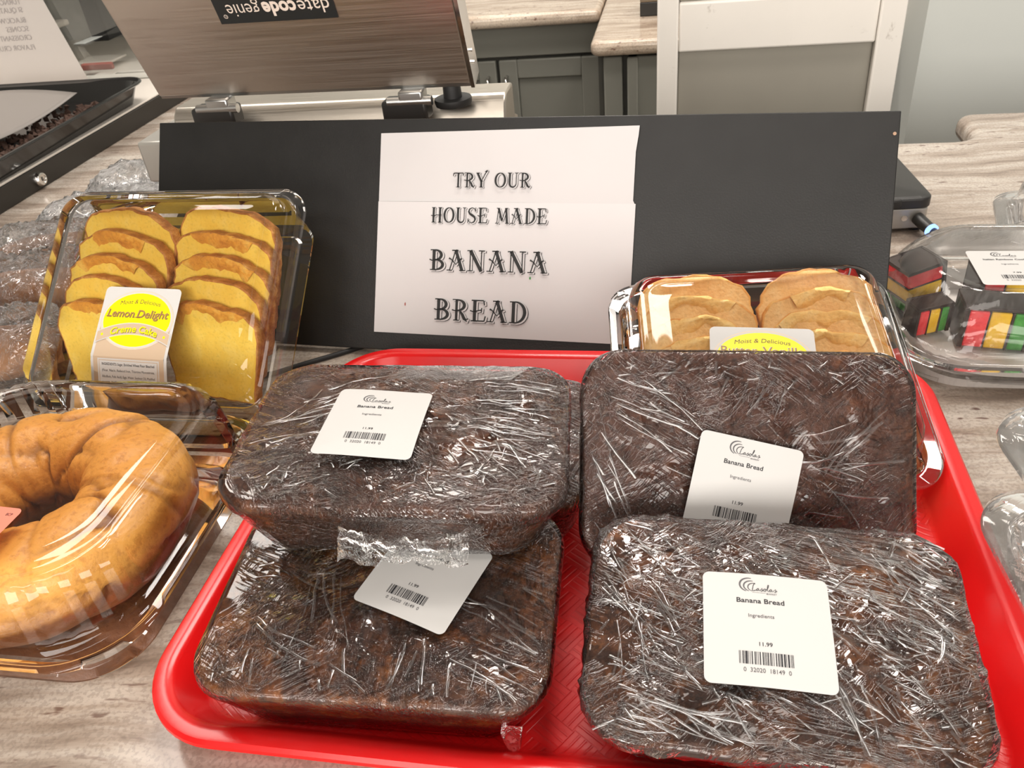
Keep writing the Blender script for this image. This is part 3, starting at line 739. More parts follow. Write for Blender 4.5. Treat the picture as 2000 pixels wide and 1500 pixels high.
def make_loaf(nm, loc, rot, W, L, T, label, seed, film_kw, lab=None, has_flap=False, warm=1.0, flap2=False, tape=False, dome=0.005, crum=0.6, groups=None):
    """origin: centre of the top face, +y towards the far edge"""
    root = thing('banana_bread', loc, rot, label, 'banana bread', 'wrapped banana breads on the red tray')
    sv = Vector((seed * 3.1, seed * 1.7, seed))
    def lump(x, y): return 0.0022 * fbm(Vector((x, y, 0)) * 26 + sv, 1, 3) + 0.0016 * fbm(Vector((x, y, 3)) * 70 + sv, 1, 2)
    def topz(x, y):
        a = abs(x) / (W / 2); b = abs(y) / (L / 2)
        d = max(0.0, 1 - max(a, b) ** 2.2) ** 0.8 * max(0.0, 1 - min(1, (a * a + b * b) * 0.45))
        return dome * d + lump(x, y) * min(1.0, 2.5 * (1 - max(a, b)))
    def shell(e, crinkle):
        nc, ne = 9, 22
        mb = MB(); rings = []
        prof = [(0.77, -T), (0.825, -T + 0.001), (0.85, -T + 0.006), (0.88, -T * 0.70), (0.925, -T * 0.48), (0.965, -T * 0.27), (0.985, -0.0085), (1.0, -0.0045), (0.997, -0.0015), (0.985, 0.0)]
        for s, z in prof:
            wd, ln = W * s + 2 * e, L * s + 2 * e - (W - L) * (1 - s) * -0.0
            rings.append(rr(wd, ln, 0.024 * s, z + (e if z > -0.001 else (-e if z <= -T + 0.0005 else 0)), nc, ne))
        for k in range(1, 26):
            f = 0.985 * (1 - k / 26)
            rings.append([Vector((p.x / 0.985 * f, p.y / 0.985 * f, 0)) for p in rr(W * 0.985 + 2 * e, L * 0.985 + 2 * e, 0.024, 0, nc, ne)])
        n = len(rings[0])
        for r_ in rings[10:]:
            for p in r_: p.z = topz(p.x, p.y) + e
        mb.loft(rings, True, False)
        ci = len(mb.v); mb.v.append((0, 0, topz(0, 0) + e)); b = (len(rings) - 1) * n
        for i in range(n): mb.f.append((b + i, b + (i + 1) % n, ci)); mb.m.append(0)
        return mb
    body = shell(0, False).build('loaf', loaf_mat('banana_bread_crust', seed, warm), root, smooth=True)
    def dl(co, n):
        d = 0.0011 * fbm(co * 95 + sv, 1, 4) + 0.0006 * fbm(co * 330 + sv, 1, 2)
        # split crust along the middle
        cr = abs(co.y - 0.10 * W * math.sin(co.x * 38 + seed) * 0.35 + 0.007 * fbm(co * 60 + sv, 1, 3))
        ed = max(abs(co.x) / (W / 2), abs(co.y) / (L / 2))
        if n.z > 0.6 and ed < 0.75: d -= 0.0030 * math.exp(-(cr / 0.0035) ** 2)
        return n * min(d, 0.0009)
    displace(body, dl)
    fm = clear_mat('stretch_film', **film_kw)
    fmb = shell(0.0016, True)
    film = fmb.build('plastic_wrap', fm, root, smooth=True)
    def df(co, n):
        q = Vector((co.x, co.y, co.z))
        side = 1.0 if abs(n.z) < 0.8 else 0.55
        r1 = 1 - abs(noise.noise(q * 55 + sv)); r2 = 1 - abs(noise.noise(q * 120 + sv * 2))
        return n * side * crum * (0.0012 * r1 ** 9 + 0.0008 * r2 ** 8)
    displace(film, df)
    if groups:
        rm = MB(); film_ridges(rm, groups, lambda x, y: topz(x, y) + 0.0022, W, L, seed)
        ro = rm.build('film_crease', M['crease'], film, smooth=True, fix=False); tag(ro, 'stretched creases of the film', kind='stuff')
    tag(film, 'clear wrinkled stretch film')
    if lab:
        cx, cy, a, lw, ll = lab
        ca, sa = math.cos(a), math.sin(a)
        def fn(x, y, h):
            X, Y = cx + x * ca - y * sa, cy + x * sa + y * ca
            a_ = abs(X) / (W / 2); b_ = abs(Y) / (L / 2)
            d = max(0.0, 1 - max(a_, b_) ** 2.2) ** 0.8 * max(0.0, 1 - min(1, (a_ * a_ + b_ * b_) * 0.45))
            return Vector((X, Y, dome * d + 0.0056 + h + 0.0006 * math.sin(x * 70 + seed)))
        lb = MB(); sheet_base(lw, ll, 0.0032, fn, lb)
        po = lb.build('price_label', M['label'], root, smooth=True, fix=False)
        tag(po, 'white store price label with barcode')
        price_label_sheet(lw, ll, 'Banana Bread', '11.99', '032020181490').build('label_print', [M['labelink'], M['label'], M['labelgrey']], po, fn)
    if tape:
        tp = MB()
        tp.grid(lambda u, v: Vector((-0.02 + 0.075 * u + 0.01 * v, L / 2 * 0.985 - 0.016 + 0.016 * v, topz(-0.02 + 0.075 * u, 0.04) * 0 + 0.0035 - 0.0012 * v)), 14, 4)
        tag(tp.build('film_overlap', M['film_tape'], root, smooth=True, fix=False), 'grey doubled strip of film')
    if has_flap:
        fl = MB()
        def ff(u, v):
            x = -0.024 + 0.066 * u
            return Vector((x, -L / 2 - 0.001 - 0.010 * v - 0.004 * fbm((u * 6, v * 3, seed), 1, 2), -0.0125 - 0.0145 * v + 0.003 * fbm((u * 9, v * 4, seed + 2), 1, 3) - 0.006 * math.sin(u * PI) * (1 - v)))
        fl.grid(ff, 40, 12)
        tag(fl.build('film_flap', M['flap'], root, smooth=True, fix=False), 'loose gathered end of the film')
    if flap2:
        fl = MB()
        def ff2(u, v):
            a = u * PI; rad = 0.006 + 0.003 * v
            return Vector((W / 2 * 0.80 - 0.004 + 0.010 * u, -L / 2 * 0.93 - 0.001 - 0.004 * v, -0.018 - 0.018 * v * math.sin(a) ** 0.5))
        fl.grid(ff2, 12, 8)
        tag(fl.build('film_flap', M['flap'], root, smooth=True, fix=False), 'loose hanging corner of the film')
    return root

FK = dict(rough=0.04, refl=1.15, haze=0.003, crk=0.10)
T0 = 0.043
make_loaf('A', (-0.100, -0.1065, 0.0565), (R(4.6), R(1.0), R(2.24)), 0.178, 0.122, T0,
          'wrapped banana bread at the front left, its label tilted and tucked under the upper loaf', 1.3,
          dict(FK, wrinkle=0.55, seed=1.0, dirs=(1.75, 2.5, 0.35)), (0.0200, 0.0068, R(-20), 0.0545, 0.0545), flap2=True, warm=1.45, dome=0.003, crum=0.15, groups=[(-0.055, -0.020, -0.005, 0.012, R(-76), 0.10, 0.03, 0.055, 9, 0.0006), (0.030, 0.075, -0.050, 0.010, R(-24), 0.12, 0.012, 0.040, 40, 0.0004), (-0.082, -0.035, 0.0, 0.045, R(25), 0.35, 0.008, 0.03, 30, 0.0003),
        (-0.080, 0.07, -0.056, -0.035, R(-80), 0.5, 0.006, 0.018, 40, 0.0004), (-0.080, -0.060, -0.028, -0.015, R(-38), 0.08, 0.03, 0.05, 4, 0.0006), (0.0, 0.06, -0.05, -0.01, R(-85), 0.08, 0.012, 0.03, 10, 0.0005)])
make_loaf('B', (-0.0988, -0.0385, 0.1130), (R(-1.477), R(3.2), R(5.35)), 0.178, 0.127, 0.040,
          'wrapped banana bread topping the left stack, gathered film flap at its front', 2.9,
          dict(FK, wrinkle=0.75, seed=3.0, dirs=(-0.35, 0.5, 1.2)), (-0.0155, -0.0055, R(-3), 0.0535, 0.059), has_flap=True, tape=True, warm=1.0, crum=0.4, groups=[(0.030, 0.060, -0.030, 0.052, R(-6), 0.16, 0.020, 0.050, 46, 0.0005), (-0.085, -0.045, -0.02, 0.05, R(24), 0.10, 0.02, 0.05, 34, 0.0003), (-0.075, 0.08, -0.058, -0.035, R(30), 1.2, 0.003, 0.012, 90, 0.0006),
        (0.020, 0.06, -0.045, 0.0, R(-60), 0.5, 0.008, 0.020, 24, 0.0005), (0.0, 0.05, -0.01, 0.03, R(60), 1.0, 0.002, 0.008, 40, 0.0006)])
make_loaf('E', (-0.0890, 0.0290, 0.0540), (R(0.5), R(1.0), R(4.0)), 0.170, 0.126, T0,
          'mostly hidden banana bread under the top loaf of the left stack', 4.4,
          dict(FK, wrinkle=0.7, seed=5.0), None, warm=0.8)
make_loaf('C', (0.0892, -0.0140, 0.0795), (R(54.0), R(7.0), R(11.1)), 0.1870, 0.120, 0.034,
          'dark wrapped banana bread standing upright against the vanilla cake container', 6.1,
          dict(FK, wrinkle=0.42, seed=7.0, rough=0.06, dirs=(0.55, -0.5, 2.3)), (-0.0070, -0.0150, R(-12), 0.0575, 0.0545), warm=0.75, dome=0.004, crum=0.2, groups=[(-0.080, -0.055, 0.020, 0.048, R(-30), 0.14, 0.02, 0.055, 16, 0.0005), (-0.02, 0.03, 0.035, 0.050, R(-112), 0.22, 0.012, 0.030, 14, 0.0005), (0.055, 0.080, 0.0, 0.045, R(212), 0.10, 0.02, 0.055, 12, 0.0005),
        (-0.085, -0.060, -0.05, 0.0, R(118), 0.12, 0.015, 0.04, 18, 0.0004), (0.030, 0.045, -0.03, 0.005, R(-18), 0.30, 0.010, 0.045, 14, 0.0005), (-0.06, -0.02, -0.01, 0.02, R(-28), 0.1, 0.02, 0.045, 8, 0.0005), (-0.08, 0.085, 0.045, 0.055, R(10), 0.6, 0.004, 0.012, 60, 0.0006)])
make_loaf('D', (0.0952, -0.1190, 0.0640), (R(13.0), R(2.1), R(0.5)), 0.1730, 0.1145, T0,
          'wrapped banana bread at the front right with very crinkled film and a straight label', 8.3,
          dict(FK, wrinkle=0.85, seed=9.0, haze=0.006, crk=0.35, refl=1.5, dirs=(-0.45, 0.25, -0.8)), (-0.0055, -0.0035, R(0), 0.0570, 0.0545), warm=1.25, crum=1.3, groups=[(-0.085, 0.080, -0.056, 0.056, R(-32), 0.30, 0.006, 0.030, 240, 0.0004), (-0.085, 0.080, -0.056, 0.056, R(25), 0.5, 0.004, 0.015, 150, 0.0004), (-0.080, -0.02, -0.056, -0.035, R(-14), 0.08, 0.025, 0.06, 22, 0.0006),
        (-0.085, -0.05, -0.02, 0.05, R(-60), 0.4, 0.008, 0.03, 50, 0.0004), (0.0, 0.05, -0.055, 0.0, R(-62), 0.12, 0.02, 0.06, 12, 0.0005), (0.03, 0.085, 0.0, 0.055, R(-38), 0.2, 0.01, 0.035, 70, 0.0005)])

# ------------------------------------------------------------------ black sign board with paper notice
b0 = Vector((-0.440, 0.2225, 0.0)); b1 = Vector((0.2025, 0.1735, 0.0))
BEX = (b1 - b0).normalized(); bn = Vector((-BEX.y, BEX.x, 0)); tilt = R(58.6)
BEY = bn * math.cos(tilt) + Vector((0, 0, 1)) * math.sin(tilt)
BEN = BEX.cross(BEY)
BW, BH = 0.6445, 0.2010
bm_ = Matrix((BEX, BEY, BEN)).transposed()
board = thing('sign_board', b0 + Vector((0, 0.003, 0.0066)), bm_.to_euler(), 'long black board leaning behind the red tray with a printed paper notice', 'sign')
MB().span((0, 0, -0.009), (BW, BH, 0.0)).build('board_panel', M['board'], board, bevel=0.0008)
tag(MB().span((0.001, 0.001, -0.0100), (BW - 0.001, BH - 0.001, -0.0091)).build('added_board_back', M['hardboard'], board), 'unseen brown hardboard back added for the lid reflection')  # extra back sheet, added so the steel lid reflects brown
MB().lathe([(0.0013, 0.0), (0.0013, 0.0006)], (BW - 0.0035, BH - 0.017, 0), 'Z', 10).build('screw_hole', M['chip'], board)
ptx, pty = 0.2258, 0.0155
PW, PH = 0.2225, 0.1730
pn = MB()
pn.grid(lambda u, v: Vector((ptx + PW * u + (0.0022 if v < 0.66 and u == 1 else 0) + (0.002 * (v - 0.9) / 0.1 if u == 1 and v > 0.9 else 0), pty + PH * v + 0.0035 * u * (v > 0.99), 0.0012 + 0.0006 * math.sin(u * 7) * math.sin(v * 5 + 1) * 0.6 + (0.0014 * u ** 6 * v))), 40, 40)
notice = pn.build('paper_notice', M['paper'], board, smooth=True, fix=False)
tag(notice, 'white paper notice for house made banana bread')
pf = MB(); pf.grid(lambda u, v: Vector((ptx + (PW + 0.0022) * u, pty + PH * 0.66 * v, 0.0021 + 0.0003 * math.sin(u * 6))), 20, 10)
tag(pf.build('lower_sheet', M['paper_fold'], notice, smooth=True, fix=False), 'overlapping lower half of the paper')
nfn = lambda x, y, h: Vector((ptx + x, pty + y, 0.0029 + h))
NM = [M['ink'], M['paper_fold'], M['mark_green'], M['mark_red'], M['smudge']]
for txt, cx_, by_, hh_, ww_ in (('TRY OUR', 0.1027, 0.1265, 0.0123, 0.0680), ('HOUSE MADE', 0.1010, 0.0965, 0.0130, 0.1025), ('BANANA', 0.1022, 0.0558, 0.0178, 0.1045), ('BREAD', 0.0973, 0.0132, 0.0184, 0.0830)):
    S = Sheet(); notice_line(S, txt, cx_, by_, hh_, ww_); S.build('text_line', NM, notice, nfn)
for ex_, ey_, ea_, eb_, mi_ in ((0.1400, 0.0515, 0.0008, 0.0012, 2), (0.0288, 0.0255, 0.0005, 0.0015, 3)):
    S = Sheet(); S.ellipse(ex_, ey_, ea_, eb_, mi_, 1, 10); S.build('paper_speck', NM, notice, nfn)

# ------------------------------------------------------------------ clear clamshell containers
def clamshell(root, W, L, r, lid_h, well, m, step=0.014, top_in=0.030, flute=0.0, corner_r=None, wtop=None, nc=10, wk=1.0):
    """flange plane is z = 0; lid rises to lid_h, well sinks to -well"""
    cr = corner_r if corner_r else r
    mb = MB(); A = lambda ins, z, rad=None: rr(W - 2 * ins, L - 2 * ins, max(0.006, (rad if rad else r) - ins * 0.5), z, nc, 3)
    mb.loft([A(0.052 * wk, -well + 0.002), A(0.046 * wk, -well + 0.0022), A(0.042 * wk, -well), A(0.026 * wk, -well), A(0.022 * wk, -well + 0.002), A(0.0185 * wk, -well * 0.5), A(0.0165 * wk, -0.003), A(0.014 * wk, -0.0008), A(0.0012, -0.0008), A(0.0, -0.0018)], True, False)
    base = mb.build('container_base', m, root, smooth='auto', fix=False)
    for p in base.data.polygons: p.use_smooth = True
    tag(base, 'clear plastic base')
    mb = MB()
    def Lr(ins, z, rad=None):
        p = rr(W - 2 * ins, L - 2 * ins, max(0.008, rad if rad else cr - ins * 0.4), z, nc, 3)
        return p
    rings = [Lr(-0.0004, -0.0022), Lr(0.0, 0.0008), Lr(0.0008, 0.0014), Lr(step - 0.003, 0.0014), Lr(step - 0.0015, 0.0024), Lr(step, 0.0055), Lr(step + 0.0025, 0.0062), Lr(step + 0.0035, 0.0085)]
    zt = lid_h
    for k in range(1, 6):
        f = k / 6
        rings.append(Lr(step + 0.0035 + (top_in - step - 0.008) * f ** 1.5, 0.0085 + (zt - 0.0085 - 0.003) * f))
    rings += [Lr(top_in - 0.0025, zt - 0.002), Lr(top_in, zt - 0.0002), Lr(top_in + 0.004, zt), Lr(top_in + 0.0055, zt - 0.0010), Lr(top_in + 0.0075, zt - 0.0012), Lr(top_in + 0.009, zt - 0.0004), Lr(top_in + 0.022, zt - 0.0004)]
    if flute:
        for k in range(7, 14):
            rg = rings[k]
            for i, p in enumerate(rg):
                s = 1 + (flute if i % 2 else -flute) / (W / 2)
                p.x *= s; p.y *= s
    mb.loft(rings, False, True)
    lid = mb.build('container_lid', m, root, smooth='auto', fix=False)
    for p in lid.data.polygons: p.use_smooth = True
    tag(lid, 'clear plastic lid')
    return base, lid

def slice_profile(w0, w1, h, n=9):
    P = [(-w0 / 2, 0.0), (w0 / 2, 0.0)]
    hs = h * 0.68
    for i in range(1, 5): P.append((w0 / 2 + (w1 - w0) / 2 * i / 4, hs * i / 4))
    for i in range(1, n): 
        a = PI * i / n
        P.append((w1 / 2 * math.cos(a), hs + (h - hs) * math.sin(a) ** 0.8))
    for i in range(4, 0, -1): P.append((-w0 / 2 - (w1 - w0) / 2 * i / 4, hs * i / 4))
    return P

def cake_slice(root_parent_matrix, u, v, wz, ang, yaw, w0, w1, h, t, crumb, crust, label, group, seed, burst=0.0, roll=0.0, turn=0.0, torn=None):
    """slice standing on its base; local x = width, y = height, z = thickness (front face at +z)"""
    m = root_parent_matrix @ Matrix.Translation((u, v, wz)) @ Matrix.Rotation(yaw + roll, 4, 'Z') @ Matrix.Rotation(ang, 4, 'X') @ Matrix.Rotation(turn, 4, 'Y')
    root = bpy.data.objects.new('cake_slice', None); COL.objects.link(root); root.matrix_world = m; root.empty_display_size = 0.01
    tag(root, label, 'cake slice', group)
    P = slice_profile(w0, w1, h); c = Vector((0, h * 0.45, 0))
    # densify
    D = []
    for i in range(len(P)):
        a = Vector((*P[i], 0)); b = Vector((*P[(i + 1) % len(P)], 0))
        k = max(1, int((b - a).length / 0.0042))
        for j in range(k): D.append(a.lerp(b, j / k))
    n = len(D); sv = Vector((seed, seed * 0.37, seed * 1.9))
    D = [p + (p - c).normalized() * (0.0016 * fbm(p * 90 + sv, 1, 3) + (0.003 * fbm(p * 40 + sv, 1, 2) if p.y > h * 0.7 else 0)) for p in D]
    def capring(f, z, bump_): return [c + (p - c) * f + Vector((0, 0, z + bump_ * fbm(p * 120 * f + sv, 1, 3))) for p in D]
    tk = t / 2
    cb = MB()
    for s in (1, -1):
        rings = [capring(f, s * tk, 0.0007) for f in (0.965, 0.8, 0.62, 0.42, 0.2)]
        cb.loft(rings, False, True)
    o = cb.build('crumb', crumb, root, smooth=True)
    ct = MB()
    ct.loft([capring(0.965, tk, 0.0007), capring(0.988, tk + 0.0001, 0.0006), capring(1.0, tk * 0.8, 0.0006), capring(1.005, tk * 0.2, 0.0), capring(1.005, -tk * 0.2, 0), capring(1.0, -tk * 0.8, 0.0006), capring(0.988, -tk, 0.0006), capring(0.965, -tk, 0.0007)], False, False)
    if burst:
        # torn golden dome crust lying over the top of the face
        rings = []
        top = [p for p in D if p.y > h * 0.78 and abs(p.x) < w1 * (0.36 + 0.06 * math.sin(seed))]
        top.sort(key=lambda p: -p.x)
        for j, f in enumerate((0.99, 0.96, 0.92, 0.87, 0.81, 0.75)):
            rings.append([c + (p - c) * f + Vector((0, 0.004 * burst * fbm(p * 45 + sv, 1, 2) * j / 3, tk + (0.0004, 0.0016, 0.0020, 0.0018, 0.0010, -0.0008)[j] * (0.2 + 1.7 * abs(fbm(p * 110 + sv + Vector((0, 0, j)), 1, 2))))) for p in top])
        tt = MB(); tt.loft(rings, False, False, 0, closed=False)
        tag(tt.build('torn_top', torn or crust, root, smooth=True), 'torn lighter crust')
    ok = ct.build('crust', crust, root, smooth=True)
    return root

# lemon container, propped behind on the left
LM = Matrix.Translation((-0.364, 0.155, 0.0885)) @ Euler((R(39.94), R(-0.24), R(-2.18))).to_matrix().to_4x4()
lem = thing('cake_container', LM.to_translation(), LM.to_euler(), 'clear clamshell of lemon cake slices propped behind on the left', 'cake container', 'clear cake containers')
lem_b, lem_l = clamshell(lem, 0.226, 0.192, 0.022, 0.021, 0.045, M['pet'], 0.008, 0.016, wk=0.5)
for v_ in lem_l.data.vertices:      # sloping front of the lid
    if v_.co.y < -0.059 and v_.co.z > 0.006: v_.co.z = min(v_.co.z, max(0.006, 0.0205 + (v_.co.y + 0.059) * 0.44))
random.seed(11)
rows = ['frontmost', 'second', 'third', 'fourth', 'rearmost']
for col, cu in (('left', -0.0505), ('right', 0.0475)):
    for i in range(5):
        ang = R(37)
        cake_slice(LM, cu + (0.006 if i > 2 else 0) * (1 if cu < 0 else -0.3) + random.uniform(-0.002, 0.002), -0.072 + 0.0205 * i, -0.035, ang, R(random.uniform(-0.7, 0.7)),
                   0.078, 0.096, 0.080, 0.0096, M['lemon_crumb'], M['lemon_crust'],
                   '%s yellow slice of the %s row in the lemon cake container' % (rows[i], col), 'lemon cake slices', 3.3 * i + (40 if cu > 0 else 0), burst=1.0 if i in (0, 2, 3) else 0, roll=R(-4), turn=R(-6), torn=M['lemon_torn'])

def banner_pt(cx, cy, rad, ang): return (cx + rad * math.sin(ang), cy + rad * math.cos(ang) - rad)
def cake_label(parent, fn, first, word, full=True):
    """68 mm wide product label, origin at its top centre, y downwards negative; layers: 0 white,1 tan,2 yellow,3 brown,4 dark,5 tan light"""
    W_ = 0.068
    mats = [M['label'], M['lab_tan'], M['lab_yellow'], M['lab_brown'], M['lab_dark'], M['lab_tan2'], M['labelink']]
    base = MB()
    base.v = []; ol = rr(W_, 0.098, 0.004, 0, 6, 16, (0, -0.049))
    rings = [[fn((p.x) * (1 - k / 8), -0.049 + (p.y + 0.049) * (1 - k / 8), 0.0) for p in ol] for k in range(8)]
    base.loft(rings, False, True)
    lb = base.build('product_label', M['label'], parent, smooth=True, fix=False)
    tag(lb, 'white and yellow product label')
    S = Sheet(); cy = -0.027
    S.poly([(-0.0315, -0.030), (0.0315, -0.030), (0.0315, -0.0580), (-0.0315, -0.0580)], 1, 1)
    S.rect(-0.0315, -0.0580, 0.0315, -0.0965, 1, 1)
    S.ellipse(0, cy, 0.0325, 0.0245, 5, 2); S.ellipse(0, cy, 0.0312, 0.0234, 0, 3); S.ellipse(0, cy, 0.0300, 0.0222, 2, 4)
    def bend(k, y0):
        return lambda x, y: (x, y - k * x * x)
    S.text('Moist & Delicious', 0.0, -0.0135, 0.0037, 0.036, 4, 5, 0.0, 0.15, bend(5.5, 0))
    # two-tone heavy serif name
    if first == 'Lemon Delight':
        for dx, dy, mi, ly in ((0.0004, -0.0004, 4, 5), (0, 0, 3, 6)):
            S.text('Lemon', -0.0155 + dx, -0.0250 + dy, 0.0066, 0.0240, mi, ly, 0.015, 0.18)
            S.text('Delight', 0.0130 + dx, -0.0250 + dy, 0.0066, 0.0275, mi, ly, 0.015, 0.18)
        for sx in (-0.0268, -0.0015, 0.0015): S.rect(sx - 0.0014, -0.0253, sx + 0.0026, -0.0246, 3, 6)
    else:
        for dx, dy, mi, ly in ((-0.0004, 0.0003, 0, 5), (0, 0, 3, 6)):
            S.text('Butter', -0.0150 + dx, -0.0240 + dy, 0.0072, 0.0235, mi, ly, 0.005)
            S.text('Vanilla', 0.0135 + dx, -0.0240 + dy, 0.0072, 0.0265, mi, ly, 0.005)
    def bn_(w2, th, mi, ly, y0):
        n = 20
        for i in range(n):
            xa = -w2 + 2 * w2 * i / n; xb = -w2 + 2 * w2 * (i + 1) / n
            ya = y0 - 7.5 * xa * xa; yb = y0 - 7.5 * xb * xb
            S.poly([(xa, ya - th), (xb, yb - th), (xb, yb), (xa, ya)], mi, ly)
    bn_(0.0330, 0.0098, 0, 6, -0.0295); bn_(0.0322, 0.0084, 1, 7, -0.0302)
    for dx, mi, ly in ((0.0004, 4, 8), (0, 2, 9)):
        S.text(word, 0.0 + dx, -0.0372 - dx, 0.0056, 0.042, mi, ly, 0.02, 0.1, bend(7.5, 0))
    S.ellipse(-0.0278, -0.0402, 0.0011, 0.0011, 2, 8, 10); S.ellipse(0.0278, -0.0402, 0.0011, 0.0011, 2, 8, 10)
    S.rect(-0.0275, -0.0595, 0.0275, -0.0965, 0, 2); S.rect(-0.0263, -0.0607, 0.0263, -0.0965, 1, 3); S.rect(-0.0257, -0.0613, 0.0257, -0.0965, 0, 4)
    if full:
        for i, ln in enumerate(['INGREDIENTS: Sugar, Enriched Wheat Flour Bleached', '(Flour, Niacin, Reduced Iron, Thiamine Mononitrate,', 'Riboflavin, Folic Acid), Eggs, Water, Soybean Oil, Modified', 'Food Starch, Dry Whey, Lemon Pulp, Citric Acid, Propylene', 'Glycol Mono & Diesters with BHT & Citric Acid']):
            S.text(ln, 0.0, -0.0650 - 0.0050 * i, 0.0021, 0.047, 6, 5, 0.012 if i == 0 else 0.0)
    S.build('label_print', mats, lb, fn, 0.00008)

def lem_fn(x, y, h):
    # follows the flat lid, then folds down over its front bevel
    yy = y; z = 0.0212
    if y < -0.058:
        d = -0.058 - y; yy = -0.058 - d * 0.90; z = 0.0212 - d * 0.40
    ca, sa = math.cos(R(-1.5)), math.sin(R(-1.5))
    return Vector((-0.0020 + x * ca - yy * sa, 0.0000 + x * sa + yy * ca, z + h))
cake_label(lem, lem_fn, 'Lemon Delight', 'Creme Cake')

# vanilla container on the tray
VM = Matrix.Translation((0.1062, 0.1115, 0.0510)) @ Euler((R(18.0), 0, R(6.5))).to_matrix().to_4x4()
van = thing('cake_container', VM.to_translation(), VM.to_euler(), 'clear clamshell of butter vanilla cake slices behind the upright dark loaf', 'cake container', 'clear cake containers')
clamshell(van, 0.204, 0.186, 0.024, 0.031, 0.024, M['pet'], 0.010, 0.021, wk=0.6)
for col, cu in (('left', -0.044), ('right', 0.043)):
    for i in range(5):
        ang = R(34)
        cake_slice(VM, cu + random.uniform(-0.002, 0.002), -0.068 + 0.0190 * i, -0.017, ang, R(random.uniform(-0.7, 0.7)) + (R(-3) if cu < 0 else R(3)),
                   0.062, 0.082, 0.078, 0.0088, M['van_crumb'], M['van_crust'],
                   '%s golden slice of the %s row in the vanilla cake container' % (rows[i], col), 'vanilla cake slices', 70 + 2.7 * i + (40 if cu > 0 else 0), burst=0.8 if i in (1, 2, 3) else 0, roll=R(-3), turn=R(-4), torn=M['van_torn'])
def van_fn(x, y, h):
    ca, sa = math.cos(R(-6)), math.sin(R(-6))
    return Vector((-0.0015 + x * ca - y * sa, 0.0165 + x * sa + y * ca, 0.0322 + h))
cake_label(van, van_fn, 'Butter Vanilla', 'Creme Cake', full=False)

# ------------------------------------------------------------------ ring cake in its container (front left)
rc = thing('cake_container', (-0.356, -0.040, 0.030), (0, 0, R(0.5)), 'large clear clamshell holding the golden ring cake at the front left', 'cake container', 'clear cake containers')
clamshell(rc, 0.230, 0.232, 0.045, 0.046, 0.028, M['pet'], 0.009, 0.022, flute=0.0012, corner_r=0.055, nc=14, wk=0.6)
lbm = MB()
def rl_fn(x, y, h):
    ca, sa = math.cos(R(-4)), math.sin(R(-4)); x0, y0 = -0.010, -0.054
    return Vector((x0 + x * ca - y * sa, y0 + x * sa + y * ca, 0.0470 + h))
sheet_base(0.072, 0.034, 0.004, rl_fn, lbm)
# the label lies over the lid left of the hole
rlab = lbm.build('product_label', M['lab_pink'], rc, smooth=True, fix=False, loc=(0.0, 0.0, 0.0)); tag(rlab, 'coral product label')
S = Sheet(); S.ellipse(-0.014, -0.006, 0.030, 0.0105, 0, 1); S.text('BCP', 0.030, 0.0105, 0.0022, 0.0042, 1, 1)
S.build('label_print', [M['label'], M['labelink']], rlab, rl_fn)

